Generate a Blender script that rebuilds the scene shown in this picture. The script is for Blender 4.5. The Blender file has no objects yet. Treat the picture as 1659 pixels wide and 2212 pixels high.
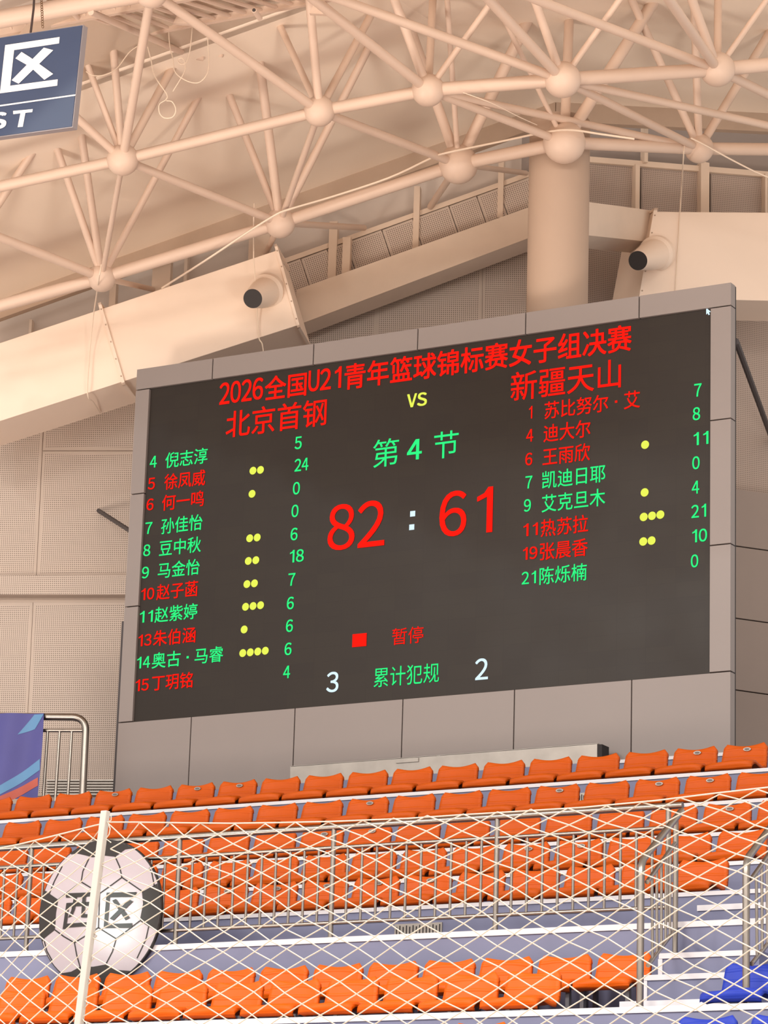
import bpy, math, random
from mathutils import Vector, Matrix
random.seed(7)
S = bpy.context.scene
COL = S.collection

# ------------------------------------------------------------------ camera
FPX = 6900.0
CXP, CYP = 1659 / 2, 2212 / 2
CAM = Vector((0, 0, 1.6))
M = Matrix(((0.87458234, 0.10182105, 0.47406561),
            (0.48395425, -0.24359734, -0.84050498),
            (0.02990002, 0.96451688, -0.26232266)))
cd = bpy.data.cameras.new('camera')
cd.sensor_fit = 'HORIZONTAL'
cd.sensor_width = 36
cd.lens = FPX / 1659 * 36
cd.clip_end = 300
cam = bpy.data.objects.new('camera', cd)
COL.objects.link(cam)
cam.matrix_world = Matrix.Translation(CAM) @ M.to_4x4()
S.camera = cam
S.view_settings.view_transform = 'Standard'
S.view_settings.look = 'None'
S.view_settings.exposure = 0.72
S.view_settings.gamma = 1.0
S.view_settings.use_curve_mapping = False

# ------------------------------------------------------------------ light
W = bpy.data.worlds.new('arena_air')
S.world = W
W.use_nodes = True
bg = W.node_tree.nodes['Background']
bg.inputs[0].default_value = (1.0, 0.92, 0.85, 1)
bg.inputs[1].default_value = 0.62


def flood(name, loc, aim, size, watts, col=(1, 0.94, 0.88)):
    l = bpy.data.lights.new(name, 'AREA')
    l.shape = 'RECTANGLE'
    l.size, l.size_y = size
    l.energy = watts
    l.color = col
    o = bpy.data.objects.new(name, l)
    COL.objects.link(o)
    o.location = loc
    o.rotation_euler = (Vector(aim) - Vector(loc)).to_track_quat('-Z', 'Y').to_euler()
    return o


for fx, fy in [(-22, -8), (-8, -8), (5, -8), (-22, 6), (-8, 6), (5, 6)]:
    flood('court_floodlight', (fx, fy, 15.0), (fx, fy + 1.5, 0), (4, 4), 1200)
flood('stand_floodlight', (-17, 6, 15.5), (-16, 27, 7), (5, 1.2), 330)
flood('stand_floodlight', (-3, 10, 15.5), (-14, 26, 6), (5, 1.2), 330)


up_ = flood('ceiling_fill', (-19.5, 15.0, 3.0), (-17.5, 22.5, 14), (2.5, 2.5), 215, (1, .93, .85))  # unseen fill light, added to brighten the ceiling from below
up_.data.spread = math.radians(100)
up_ = flood('ceiling_fill', (-3.0, 16.5, 3.0), (-9.5, 23.5, 14), (2.5, 2.5), 170, (1, .93, .85))  # second added fill for the right part of the ceiling
up_.data.spread = math.radians(90)
flood('sign_glint_light', (-35.0, -7.9, 10.15), (-14.8, 22, 5.2), (.75, 1.1), 60, (.86, 1, .95))  # unseen source added for the highlight on the football sign
flood('screen_glare_light', (-28.5, -1.8, 20.9), (-13.8, 28.4, 10.9), (.5, .5), 420, (.92, 1, 1))  # added lamp, aimed to give the LED face some glare


# ------------------------------------------------------------------ pixel rays
def ray(x, y):
    return M @ Vector((x - CXP, -(y - CYP), -FPX))


def onY(x, y, Y):
    d = ray(x, y)
    return CAM + d * (Y / d.y)


def on(x, y, pl):
    d = ray(x, y)
    return CAM + d * ((pl[0] - CAM).dot(pl[1]) / d.dot(pl[1]))


def fdepth(p):
    return -(M.transposed() @ (p - CAM)).z


def px2m(px, p):
    return px * fdepth(p) / FPX


SCR_Y = 28.4
DW = 3.0                                         # the column stands this far in front of the back walls
COLM = onY(1206, 500, 29.2)                      # column axis
dL = Vector((0.940, 0.340, 0)).normalized()      # left back wall runs along this
nL = Vector((0.340, -0.940, 0)).normalized()     # ... and faces this way
dR = Vector((0.651, 0.759, 0)).normalized()
nR = Vector((0.759, -0.651, 0)).normalized()


def PL(off):      # plane parallel to the left wall, off metres in front of it
    return (COLM + nL * (off - DW), nL)


def PR(off):
    return (COLM + nR * (off - DW), nR)


# ------------------------------------------------------------------ materials
def srgb(r, g, b):
    f = lambda c: (c / 255 / 12.92) if c / 255 <= 0.04045 else ((c / 255 + 0.055) / 1.055) ** 2.4
    return (f(r), f(g), f(b), 1)


def mat(name, col, rough=0.5, metal=0.0, spec=0.5, noise=0.0, nscale=3.0, bump=0.0, bscale=60.0, coat=0.0):
    m = bpy.data.materials.new(name)
    m.use_nodes = True
    nt = m.node_tree
    b = nt.nodes['Principled BSDF']
    b.inputs['Base Color'].default_value = col
    b.inputs['Roughness'].default_value = rough
    b.inputs['Metallic'].default_value = metal
    b.inputs['Specular IOR Level'].default_value = spec
    if coat:
        b.inputs['Coat Weight'].default_value = coat
        b.inputs['Coat Roughness'].default_value = 0.07
    tc = nt.nodes.new('ShaderNodeTexCoord')
    if noise:
        n = nt.nodes.new('ShaderNodeTexNoise')
        n.inputs['Scale'].default_value = nscale
        n.inputs['Detail'].default_value = 5
        nt.links.new(tc.outputs['Object'], n.inputs['Vector'])
        mr = nt.nodes.new('ShaderNodeMapRange')
        mr.inputs['From Min'].default_value = 0.3
        mr.inputs['From Max'].default_value = 0.7
        mr.inputs['To Min'].default_value = 1 - noise
        mr.inputs['To Max'].default_value = 1 + noise
        nt.links.new(n.outputs['Fac'], mr.inputs['Value'])
        mx = nt.nodes.new('ShaderNodeMix')
        mx.data_type = 'RGBA'
        mx.blend_type = 'MULTIPLY'
        mx.inputs['Factor'].default_value = 1
        mx.inputs['A'].default_value = col
        nt.links.new(mr.outputs['Result'], mx.inputs['B'])
        nt.links.new(mx.outputs['Result'], b.inputs['Base Color'])
    if bump:
        n2 = nt.nodes.new('ShaderNodeTexNoise')
        n2.inputs['Scale'].default_value = bscale
        nt.links.new(tc.outputs['Object'], n2.inputs['Vector'])
        bp = nt.nodes.new('ShaderNodeBump')
        bp.inputs['Strength'].default_value = bump
        bp.inputs['Distance'].default_value = 0.01
        nt.links.new(n2.outputs['Fac'], bp.inputs['Height'])
        nt.links.new(bp.outputs['Normal'], b.inputs['Normal'])
    return m


def perf_mat(name, col, dot, pitch=0.0238, rad=0.26):
    """painted board with a square grid of small punched holes; UVs are metres"""
    m = mat(name, col, 0.7)
    nt = m.node_tree
    b = nt.nodes['Principled BSDF']
    uv = nt.nodes.new('ShaderNodeUVMap')
    sc = nt.nodes.new('ShaderNodeVectorMath')
    sc.operation = 'SCALE'
    sc.inputs['Scale'].default_value = 1 / pitch
    nt.links.new(uv.outputs['UV'], sc.inputs[0])
    fr = nt.nodes.new('ShaderNodeVectorMath')
    fr.operation = 'FRACTION'
    nt.links.new(sc.outputs[0], fr.inputs[0])
    su = nt.nodes.new('ShaderNodeVectorMath')
    su.operation = 'SUBTRACT'
    su.inputs[1].default_value = (0.5, 0.5, 0)
    nt.links.new(fr.outputs[0], su.inputs[0])
    ln = nt.nodes.new('ShaderNodeVectorMath')
    ln.operation = 'LENGTH'
    nt.links.new(su.outputs[0], ln.inputs[0])
    lt = nt.nodes.new('ShaderNodeMath')
    lt.operation = 'LESS_THAN'
    lt.inputs[1].default_value = rad
    nt.links.new(ln.outputs['Value'], lt.inputs[0])
    mx = nt.nodes.new('ShaderNodeMix')
    mx.data_type = 'RGBA'
    mx.inputs['A'].default_value = col
    mx.inputs['B'].default_value = dot
    nt.links.new(lt.outputs[0], mx.inputs['Factor'])
    nt.links.new(mx.outputs['Result'], b.inputs['Base Color'])
    return m


def glow(name, col, k):
    m = bpy.data.materials.new(name)
    m.use_nodes = True
    nt = m.node_tree
    b = nt.nodes['Principled BSDF']
    b.inputs['Base Color'].default_value = (0, 0, 0, 1)
    b.inputs['Emission Color'].default_value = (*col, 1)
    b.inputs['Emission Strength'].default_value = k
    b.inputs['Specular IOR Level'].default_value = 0.0
    return m


def seat_mat(name, col):
    """moulded plastic with shallow embossed wavy ridges on the backrest"""
    m = mat(name, col, 0.5, noise=0.05, nscale=4, spec=0.22)
    nt = m.node_tree
    b = nt.nodes['Principled BSDF']
    tc = nt.nodes.new('ShaderNodeTexCoord')
    mp = nt.nodes.new('ShaderNodeMapping')
    mp.inputs['Scale'].default_value = (0.5, 0, 1.0)
    nt.links.new(tc.outputs['Object'], mp.inputs['Vector'])
    wv = nt.nodes.new('ShaderNodeTexWave')
    wv.bands_direction = 'Z'
    wv.inputs['Scale'].default_value = 5.0
    wv.inputs['Distortion'].default_value = 5.0
    wv.inputs['Detail'].default_value = 0.5
    wv.inputs['Detail Scale'].default_value = 0.9
    nt.links.new(mp.outputs['Vector'], wv.inputs['Vector'])
    rp = nt.nodes.new('ShaderNodeMapRange')
    rp.inputs['From Min'].default_value = 0.72
    rp.inputs['From Max'].default_value = 0.98
    nt.links.new(wv.outputs['Fac'], rp.inputs['Value'])
    bp = nt.nodes.new('ShaderNodeBump')
    bp.inputs['Strength'].default_value = 0.6
    bp.inputs['Distance'].default_value = 0.005
    nt.links.new(rp.outputs['Result'], bp.inputs['Height'])
    nt.links.new(bp.outputs['Normal'], b.inputs['Normal'])
    return m


m_ceil = mat('ceiling_board', srgb(238, 218, 197), 0.8, noise=0.03, nscale=0.6)
m_truss = mat('truss_paint', srgb(208, 181, 161), 0.5, noise=0.03, nscale=2)
m_duct = mat('duct_paint', srgb(234, 211, 191), 0.55, noise=0.02, nscale=1.2)
m_beam = mat('beam_paint', srgb(212, 190, 170), 0.65, noise=0.03)
m_column = mat('column_paint', srgb(172, 146, 126), 0.65, noise=0.03, nscale=1.5)
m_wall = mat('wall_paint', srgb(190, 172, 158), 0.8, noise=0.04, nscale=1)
m_dim = mat('fascia_paint', srgb(176, 152, 132), 0.8, noise=0.04)
m_dark = mat('gap_dark', srgb(70, 62, 60), 0.8)
m_perf = perf_mat('perforated_board', srgb(196, 178, 164), srgb(100, 86, 76))
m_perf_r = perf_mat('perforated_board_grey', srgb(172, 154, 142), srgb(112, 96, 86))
m_deck = mat('roof_deck', srgb(206, 190, 178), 0.6)
m_panel = mat('frame_panel', srgb(128, 117, 112), 0.45, noise=0.02, nscale=0.8)
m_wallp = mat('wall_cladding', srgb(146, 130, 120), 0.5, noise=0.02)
m_joint = mat('joint_black', srgb(38, 32, 32), 0.8)
m_steel = mat('stainless_steel', (0.28, 0.245, 0.215, 1), 0.30, 1.0, noise=0.06, nscale=9)
m_galv = mat('galvanised_steel', srgb(154, 146, 138), 0.45, 0.5, noise=0.1, nscale=5)
m_riser = mat('riser_paint', srgb(110, 112, 138), 0.6, noise=0.07, nscale=2.5)
m_white = mat('white_edge', srgb(206, 202, 205), 0.5, noise=0.02)
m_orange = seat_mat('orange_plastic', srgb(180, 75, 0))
m_orange_lit = seat_mat('orange_plastic_lit', srgb(208, 86, 0))  # stronger light on the lower rows is put into this orange
m_blue = seat_mat('blue_plastic', srgb(34, 54, 156))
m_bracket = mat('bracket_grey', srgb(98, 96, 100), 0.5, 0.3)
m_badge = mat('badge_grey', srgb(142, 136, 130), 0.35, 0.3)
m_badgeink = mat('badge_ink', srgb(90, 80, 76), 0.5)
m_net = mat('net_cord', srgb(184, 176, 164), 0.7)
m_post = mat('post_white', srgb(176, 172, 167), 0.45)
m_rope = mat('rope_pale', srgb(226, 204, 182), 0.8)
m_signblue = mat('sign_blue', srgb(44, 57, 84), 0.35, noise=0.04, nscale=2)
m_signwhite = mat('sign_white', srgb(224,218,212), 0.4)
m_alu = mat('sign_aluminium', srgb(146, 136, 136), 0.4, 0.4)
m_black = mat('black_print', srgb(34, 28, 26), 0.4, spec=0.3, coat=0.12)
m_ball = mat('ball_white', srgb(158, 147, 153), 0.5, coat=0.6, bump=0.06, bscale=30)
m_ban_p = mat('banner_purple', srgb(68, 66, 130), 0.6, noise=0.05)
m_ban_b = mat('banner_lightblue', srgb(84, 130, 170), 0.6)
m_ban_o = mat('banner_orange', srgb(174, 78, 60), 0.6)
m_cable = mat('black_cable', srgb(60, 44, 44), 0.7)
m_chain = mat('chain_steel', srgb(150, 120, 90), 0.5, 0.6)
m_strut = mat('strut_black', srgb(60, 52, 52), 0.6)
m_hole = mat('nozzle_inside', srgb(52, 46, 44), 0.8)
m_floor = mat('court_wood', srgb(224, 202, 182), 0.35, noise=0.05)


def screen_mat():
    m = mat('led_face', srgb(46, 40, 35), 0.38, spec=0.16)
    nt = m.node_tree
    b = nt.nodes['Principled BSDF']
    uv = nt.nodes.new('ShaderNodeUVMap')
    br = nt.nodes.new('ShaderNodeTexBrick')
    br.offset = 0
    br.inputs['Color1'].default_value = srgb(45, 39, 35)
    br.inputs['Color2'].default_value = srgb(47, 41, 36)
    br.inputs['Mortar'].default_value = srgb(44, 38, 34)
    br.inputs['Scale'].default_value = 1
    br.inputs['Mortar Size'].default_value = 0.003
    br.inputs['Brick Width'].default_value = 0.32
    br.inputs['Row Height'].default_value = 0.16
    nt.links.new(uv.outputs['UV'], br.inputs['Vector'])
    nt.links.new(br.outputs['Color'], b.inputs['Base Color'])
    n = nt.nodes.new('ShaderNodeTexNoise')
    n.inputs['Scale'].default_value = 1.3
    nt.links.new(uv.outputs['UV'], n.inputs['Vector'])
    mr = nt.nodes.new('ShaderNodeMapRange')
    mr.inputs['To Min'].default_value = 0.30
    mr.inputs['To Max'].default_value = 0.46
    nt.links.new(n.outputs['Fac'], mr.inputs['Value'])
    nt.links.new(mr.outputs['Result'], b.inputs['Roughness'])
    return m


m_screen = screen_mat()
g_red = glow('led_red', (1.0, 0.012, 0.006), 0.72)
g_green = glow('led_green', (0.03, 0.86, 0.22), 0.7)
g_yellow = glow('led_yellow', (0.80, 0.88, 0.10), 0.66)
g_white = glow('led_white', (0.72, 0.90, 1.0), 0.66)


# ------------------------------------------------------------------ mesh builder
class MB:
    def __init__(s):
        s.v, s.f, s.m, s.uv = [], [], [], []

    def add(s, verts, faces, mi=0, uvs=None):
        o = len(s.v)
        s.v += [Vector(p) for p in verts]
        for k, f in enumerate(faces):
            s.f.append([i + o for i in f])
            s.m.append(mi)
            s.uv.append(uvs[k] if uvs else None)
        return s

    def quad(s, a, b, c, d, mi=0, uvs=None):
        return s.add([a, b, c, d], [[0, 1, 2, 3]], mi, [uvs] if uvs else None)

    def box8(s, p, mi=0):     # p: 4 bottom, 4 top
        return s.add(p, [[3, 2, 1, 0], [4, 5, 6, 7], [0, 1, 5, 4], [1, 2, 6, 5], [2, 3, 7, 6], [3, 0, 4, 7]], mi)

    def box(s, a, b, mi=0):
        x0, y0, z0 = a
        x1, y1, z1 = b
        return s.box8([(x0, y0, z0), (x1, y0, z0), (x1, y1, z0), (x0, y1, z0),
                       (x0, y0, z1), (x1, y0, z1), (x1, y1, z1), (x0, y1, z1)], mi)

    def slab(s, quad, t, mi=0):    # a front quad extruded back by vector t
        q = [Vector(p) for p in quad]
        n = len(q)
        vs = q + [p + t for p in q]
        fs = [list(range(n)), list(range(2 * n - 1, n - 1, -1))]
        fs += [[i, i + n, (i + 1) % n + n, (i + 1) % n] for i in range(n)]
        return s.add(vs, fs, mi)

    def tube(s, pts, r, n=10, caps=True, mi=0):
        pts = [Vector(p) for p in pts]
        rs = r if isinstance(r, (list, tuple)) else [r] * len(pts)
        prev = None
        rings = []
        for i, p in enumerate(pts):
            if i == 0:
                t = pts[1] - p
            elif i == len(pts) - 1:
                t = p - pts[i - 1]
            else:
                t = (pts[i + 1] - p).normalized() + (p - pts[i - 1]).normalized()
            t.normalize()
            if prev is None:
                a = Vector((0, 0, 1)) if abs(t.z) < 0.9 else Vector((1, 0, 0))
                u = t.cross(a).normalized()
            else:
                u = (prev - t * prev.dot(t)).normalized()
            prev = u
            w = t.cross(u)
            rings.append([p + (u * math.cos(2 * math.pi * k / n) + w * math.sin(2 * math.pi * k / n)) * rs[i] for k in range(n)])
        vs = [q for rg in rings for q in rg]
        fs = []
        for i in range(len(pts) - 1):
            for k in range(n):
                fs.append([i * n + k, i * n + (k + 1) % n, (i + 1) * n + (k + 1) % n, (i + 1) * n + k])
        if caps:
            fs.append(list(range(n - 1, -1, -1)))
            fs.append([len(vs) - n + k for k in range(n)])
        return s.add(vs, fs, mi)

    def sphere(s, c, r, nu=20, nv=12, mi=0):
        c = Vector(c)
        vs = [c + Vector((0, 0, r))]
        for j in range(1, nv):
            ph = math.pi * j / nv
            for i in range(nu):
                th = 2 * math.pi * i / nu
                vs.append(c + Vector((math.sin(ph) * math.cos(th), math.sin(ph) * math.sin(th), math.cos(ph))) * r)
        vs.append(c - Vector((0, 0, r)))
        fs = [[0, 1 + i, 1 + (i + 1) % nu] for i in range(nu)]
        for j in range(nv - 2):
            for i in range(nu):
                a = 1 + j * nu
                fs.append([a + i, a + nu + i, a + nu + (i + 1) % nu, a + (i + 1) % nu])
        a = 1 + (nv - 2) * nu
        fs += [[a + i, len(vs) - 1, a + (i + 1) % nu] for i in range(nu)]
        return s.add(vs, fs, mi)

    def build(s, name, mats, parent=None, smooth=False, loc=None, bevel=0):
        if not isinstance(mats, (list, tuple)):
            mats = [mats]
        if parent is not None:
            org = parent['_o'] if '_o' in parent else (0, 0, 0)
            org = Vector(org)
        elif loc is not None:
            org = Vector(loc)
        else:
            org = sum(s.v, Vector()) / max(1, len(s.v))
        me = bpy.data.meshes.new(name)
        me.from_pydata([p - org for p in s.v], [], s.f)
        for mm in mats:
            me.materials.append(mm)
        me.polygons.foreach_set('material_index', s.m)
        if any(u for u in s.uv):
            lay = me.uv_layers.new(name='UVMap')
            for pi, p in enumerate(me.polygons):
                if s.uv[pi]:
                    for k, li in enumerate(p.loop_indices):
                        lay.data[li].uv = s.uv[pi][k]
        if smooth:
            me.polygons.foreach_set('use_smooth', [True] * len(me.polygons))
            if smooth != 'all':
                try:
                    me.set_sharp_from_angle(angle=math.radians(40))
                except Exception:
                    pass
        me.update()
        o = bpy.data.objects.new(name, me)
        COL.objects.link(o)
        if parent is not None:
            o.parent = parent
        else:
            o.location = org
            o['_o'] = tuple(org)
        if bevel:
            bv = o.modifiers.new('edge', 'BEVEL')
            bv.width = bevel
            bv.segments = 2
            bv.limit_method = 'ANGLE'
        return o


ROOTS = []


def tag(o, label=None, cat=None, group=None, kind=None):
    if label:
        o['label'] = label
    if cat:
        o['category'] = cat
    if group:
        o['group'] = group
    if kind:
        o['kind'] = kind
    return o


def thing(name, loc, label, cat, group=None, kind=None):
    o = bpy.data.objects.new(name, None)
    o.empty_display_size = 0.1
    COL.objects.link(o)
    o.location = loc
    o['_o'] = tuple(loc)
    return tag(o, label, cat, group, kind)


def arc(a, b, c, n=6):
    """quadratic bend through control point b"""
    a, b, c = Vector(a), Vector(b), Vector(c)
    return [a * (1 - t) ** 2 + b * 2 * t * (1 - t) + c * t * t for t in [i / n for i in range(n + 1)]]


ORD = ('first second third fourth fifth sixth seventh eighth ninth tenth eleventh twelfth thirteenth fourteenth '
       'fifteenth sixteenth seventeenth eighteenth nineteenth twentieth twenty-first twenty-second twenty-third '
       'twenty-fourth').split()


def project(p):
    c = M.transposed() @ (Vector(p) - CAM)
    return (CXP + FPX * c.x / -c.z, CYP - FPX * c.y / -c.z)


# ================================================================== SETTING
# ---- court floor
tag(MB().quad((-32, -18, 0), (14, -18, 0), (14, 19.9, 0), (-32, 19.9, 0)).build('floor', m_floor), kind='structure')

# ---- stand tiers (front edge Y, top z)
Z0 = CAM.z
TIERS = [(19.75, 2.12 + Z0), (20.60, 2.587 + Z0), (22.05, 3.396 + Z0), (23.0, 3.772 + Z0), (23.9, 4.155 + Z0),
         (24.75, 4.557 + Z0), (25.62, 4.993 + Z0), (26.5, 5.440 + Z0), (27.4, 5.801 + Z0)]
XA, XB = -25.0, -3.0
for i, (yf, zt) in enumerate(TIERS):
    yb = TIERS[i + 1][0] + 0.03 if i + 1 < len(TIERS) else 34.0
    zb = TIERS[i - 1][1] - 0.05 if i else 0.0
    t = MB().box((XA, yf, zb), (XB, yb, zt)).build('stand_tier', m_riser)
    tag(t, kind='structure')
    t['_o'] = tuple(t.location)
    x0 = XA
    if i == len(TIERS) - 1:
        x0 = onY(1325, 1642, 27.4).x
    e = MB().box((x0, yf - 0.012, zt - (0.04 if i < 3 else 0.029)), (XB, yf + 0.05, zt + 0.004))
    e.build('nosing', m_white, t)
tagged = None

# ---- aisle steps in the stair opening
for k, (xa, xb, yf, zt, yb) in enumerate([
        (onY(1426, 2061, 21.75).x, onY(1640, 2058, 21.75).x, 21.75, 3.12 + Z0, 22.06),
        (onY(1393, 2107, 21.45).x, onY(1640, 2102, 21.45).x, 21.45, 2.922 + Z0, 21.76),
        (onY(1341, 2163, 21.0).x, onY(1610, 2160, 21.0).x, 21.0, 2.677 + Z0, 21.46)]):
    t = MB().box((xa, yf, 2.55 + Z0), (xb, yb, zt)).build('stair_step', m_riser)
    tag(t, kind='structure')
    MB().box((xa - 0.005, yf - 0.012, zt - 0.036), (xb, yf + 0.05, zt + 0.004)).box((xa - 0.012, yf - 0.010, zt - (0.19 if k != 2 else .07)), (xa + 0.022, yf + 0.04, zt - 0.038)).build('nosing', m_white, t)
xa, xb = onY(1507, 1957, 22.6).x, onY(1660, 1953, 22.6).x
t = MB().box((xa, 22.6, 3.39 + Z0), (xb + 1.0, 23.01, 3.601 + Z0)).build('stair_step', m_riser)
tag(t, kind='structure')
MB().box((xa, 22.588, 3.561 + Z0), (xb + 1.0, 22.65, 3.605 + Z0)).build('nosing', m_white, t)

# ---- back wall, left facet
ZW = 18.0


def wl(x, y, off=0.0):
    return on(x, y, PL(off))


def uvL(p):
    d = p - COLM
    return (d.dot(dL), d.z)


def wall_quad(mb, pts, mi=0, uvf=uvL):
    mb.add(pts, [list(range(len(pts)))], mi, [[uvf(p) for p in pts]])


VC = (nL + nR) * (-DW / (1 + nL.dot(nR)))         # column axis -> corner where both walls meet
pL0 = COLM + VC - dL * 9.0
pL1 = COLM + VC
mb = MB()
mb.slab([Vector((pL0.x, pL0.y, 5.0)), Vector((pL1.x, pL1.y, 5.0)), Vector((pL1.x, pL1.y, 20)), Vector((pL0.x, pL0.y, 20))], -nL * 0.2)
wl_o = tag(mb.build('wall_left', m_wall), kind='structure')


def board(parent, a, b, c, d, uvf, m=None, margin=0.045, nrm=nL, th=0.02, mpl=None):
    """perforated board with plain margins; a,b,c,d = bl, br, tr, tl world points"""
    mb = MB()
    cen = (a + b + c + d) / 4
    ins = []
    P4 = [a, b, c, d]
    for i, p in enumerate(P4):
        e1 = (P4[(i + 1) % 4] - p).normalized()
        e2 = (P4[i - 1] - p).normalized()
        ins.append(p + (e1 + e2) * margin)
    f = nrm * th
    mb.add([p + f for p in ins], [[0, 1, 2, 3]], 0, [[uvf(p) for p in ins]])
    for i in range(4):
        j = (i + 1) % 4
        mb.add([P4[i] + f, P4[j] + f, ins[j] + f, ins[i] + f], [[0, 1, 2, 3]], 1)
        mb.add([P4[i], P4[j], P4[j] + f, P4[i] + f], [[0, 1, 2, 3]], 1)
    return mb.build('perforated_board', [m or m_perf, mpl or m_wall], parent)


def boardL(x0, y0, x1, y1, x2, y2, x3, y3, off=0.0, margin=0.045, **k):
    P = [wl(x0, y0, off), wl(x1, y1, off), wl(x2, y2, off), wl(x3, y3, off)]
    return board(wl_o, *P, uvL, margin=margin, **k)


# large boards left of the scoreboard (upper and lower tiers) and above it
for q in [(-60, 1245, 79, 1245, 96, 880, -40, 880), (80, 1245, 292, 1245, 306, 976, 93, 976), (93, 974, 306, 974, 320, 720, 108, 720),
          (-80, 1720, 52, 1720, 72, 1302, -60, 1302), (53, 1720, 292, 1720, 300, 1302, 73, 1302),
          (640, 860, 807, 860, 820, 560, 652, 560), (808, 860, 1040, 860, 1043, 500, 821, 500), (1041, 860, 1200, 860, 1200, 450, 1044, 450),
          (420, 860, 639, 860, 651, 640, 430, 640)]:
    boardL(*q, margin=0.035)
# boxed ledge across the left boards
a, b = wl(-80, 1243, 0.16), wl(300, 1243, 0.16)
c, d = wl(300, 1284, 0.16), wl(-80, 1284, 0.16)
mb = MB()
mb.add([d, c, b, a], [[0, 1, 2, 3]], 0, [[uvL(p) for p in (d, c, b, a)]])
bk = -nL * 0.16
for i, (p, q) in enumerate([(a, b), (b, c), (c, d), (d, a)]):
    mb.add([p, q, q + bk, p + bk], [[0, 1, 2, 3]], 1)
tag(mb.build('trim_1', [m_perf, m_wall]), kind='structure')
# floor louvre below the left boards
mb = MB()
for k in range(6):
    y = 1687 + k * 6
    p, q = wl(100, y, 0.06), wl(246, y, 0.06)
    mb.slab([p, q, q + Vector((0, 0, .018)), p + Vector((0, 0, .018))], -nL * 0.05)
lv = mb.build('floor_louvre', m_galv)
tag(lv, 'metal louvre strip at the foot of the perforated wall beside the scoreboard', 'louvre')

# upper sloping strip of boards between ledge rail and beam (left facet)
def slopeuv(p0, ax):
    up = Vector((0, 0, 1)) - ax * ax.z
    up.normalize()
    return lambda p: ((p - p0).dot(ax), (p - p0).dot(up))


OFFU = 0.25
axU = (wl(1140, 377, OFFU) - wl(620, 562, OFFU)).normalized()
upU = (Vector((0, 0, 1)) - axU * axU.z).normalized()
uvU = slopeuv(wl(620, 562, OFFU), axU)
rail_o = MB()
pa, pb = wl(560, 583, OFFU), wl(1180, 363, OFFU)
rail_o.slab([pa - upU * .03, pb - upU * .03, pb + upU * .03, pa + upU * .03], -nL * 0.1)
tag(rail_o.build('trim_2', m_beam), kind='structure')
seams = [600, 650, 707, 748, 825, 892, 970, 1030, 1077, 1145]
ytop = lambda x: 565 - 0.356 * (x - 620)
for s0, s1 in zip(seams[:-1], seams[1:]):
    A, B = wl(s0 + 1, ytop(s0) + 6, OFFU), wl(s1 - 1, ytop(s1) + 6, OFFU)
    ht = 0.62
    sl = -upU * ht
    board(wl_o, A + sl, B + sl, B, A, uvU, margin=0.02, th=0.015)
# vertical studs and small posts in the upper strip
for x, y0, y1, w, off in [(716, 478, 606, 18, .3), (746, 512, 600, 17, .42), (897, 402, 540, 13, .3), (1080, 330, 470, 12, .3),
                          (345, 560, 660, 40, .3), (555, 470, 640, 46, .3), (398, 540, 640, 7, .12), (62, 690, 760, 6, .1), (240, 600, 690, 14, .3)]:
    p, q = wl(x, y1, off), wl(x, y0, off)
    w = px2m(w, p) / 2
    mb = MB().slab([p - dL * w, p + dL * w, Vector((p.x, p.y, q.z)) + dL * w, Vector((p.x, p.y, q.z)) - dL * w], -nL * 0.12)
    tag(mb.build('trim_3', m_beam), kind='structure')

# ---- sloping concrete beams either side of the column
def beam(name, f0, f1, bot0, bot1, pl, nrm, depth, m):
    """front face quad: f0,f1 top edge pixels, bot0,bot1 lower edge pixels"""
    q = [on(*bot0, pl), on(*bot1, pl), on(*f1, pl), on(*f0, pl)]
    return tag(MB().slab(q, -nrm * depth).build(name, m), kind='structure')


beam('beam', (640, 626), (1190, 431), (640, 703), (1190, 496), PL(0.62), nL, 0.4, m_beam)
q = [on(1230, 504, PR(2.75)), on(1399, 522, PR(1.3)), on(1410, 455, PR(1.3)), on(1232, 431, PR(2.75))]
tag(MB().slab(q, -nR * .42).build('beam', m_beam), kind='structure')

# ---- right facet
pR0 = COLM + VC
pR1 = COLM + VC + dR * 9
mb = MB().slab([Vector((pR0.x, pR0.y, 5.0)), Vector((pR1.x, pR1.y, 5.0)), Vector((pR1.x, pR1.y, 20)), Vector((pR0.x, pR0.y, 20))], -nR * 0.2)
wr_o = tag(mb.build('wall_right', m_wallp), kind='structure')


def wr(x, y, off=0.0):
    return on(x, y, PR(off))


def uvR(p):
    d = p - COLM
    return (d.dot(dR), d.z)


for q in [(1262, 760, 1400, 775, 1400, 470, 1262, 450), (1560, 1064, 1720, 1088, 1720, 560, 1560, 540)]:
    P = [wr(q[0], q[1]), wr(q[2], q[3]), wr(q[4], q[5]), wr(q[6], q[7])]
    board(wr_o, *P, uvR, m=m_perf_r, margin=0.03, nrm=nR, mpl=m_wallp)
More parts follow.
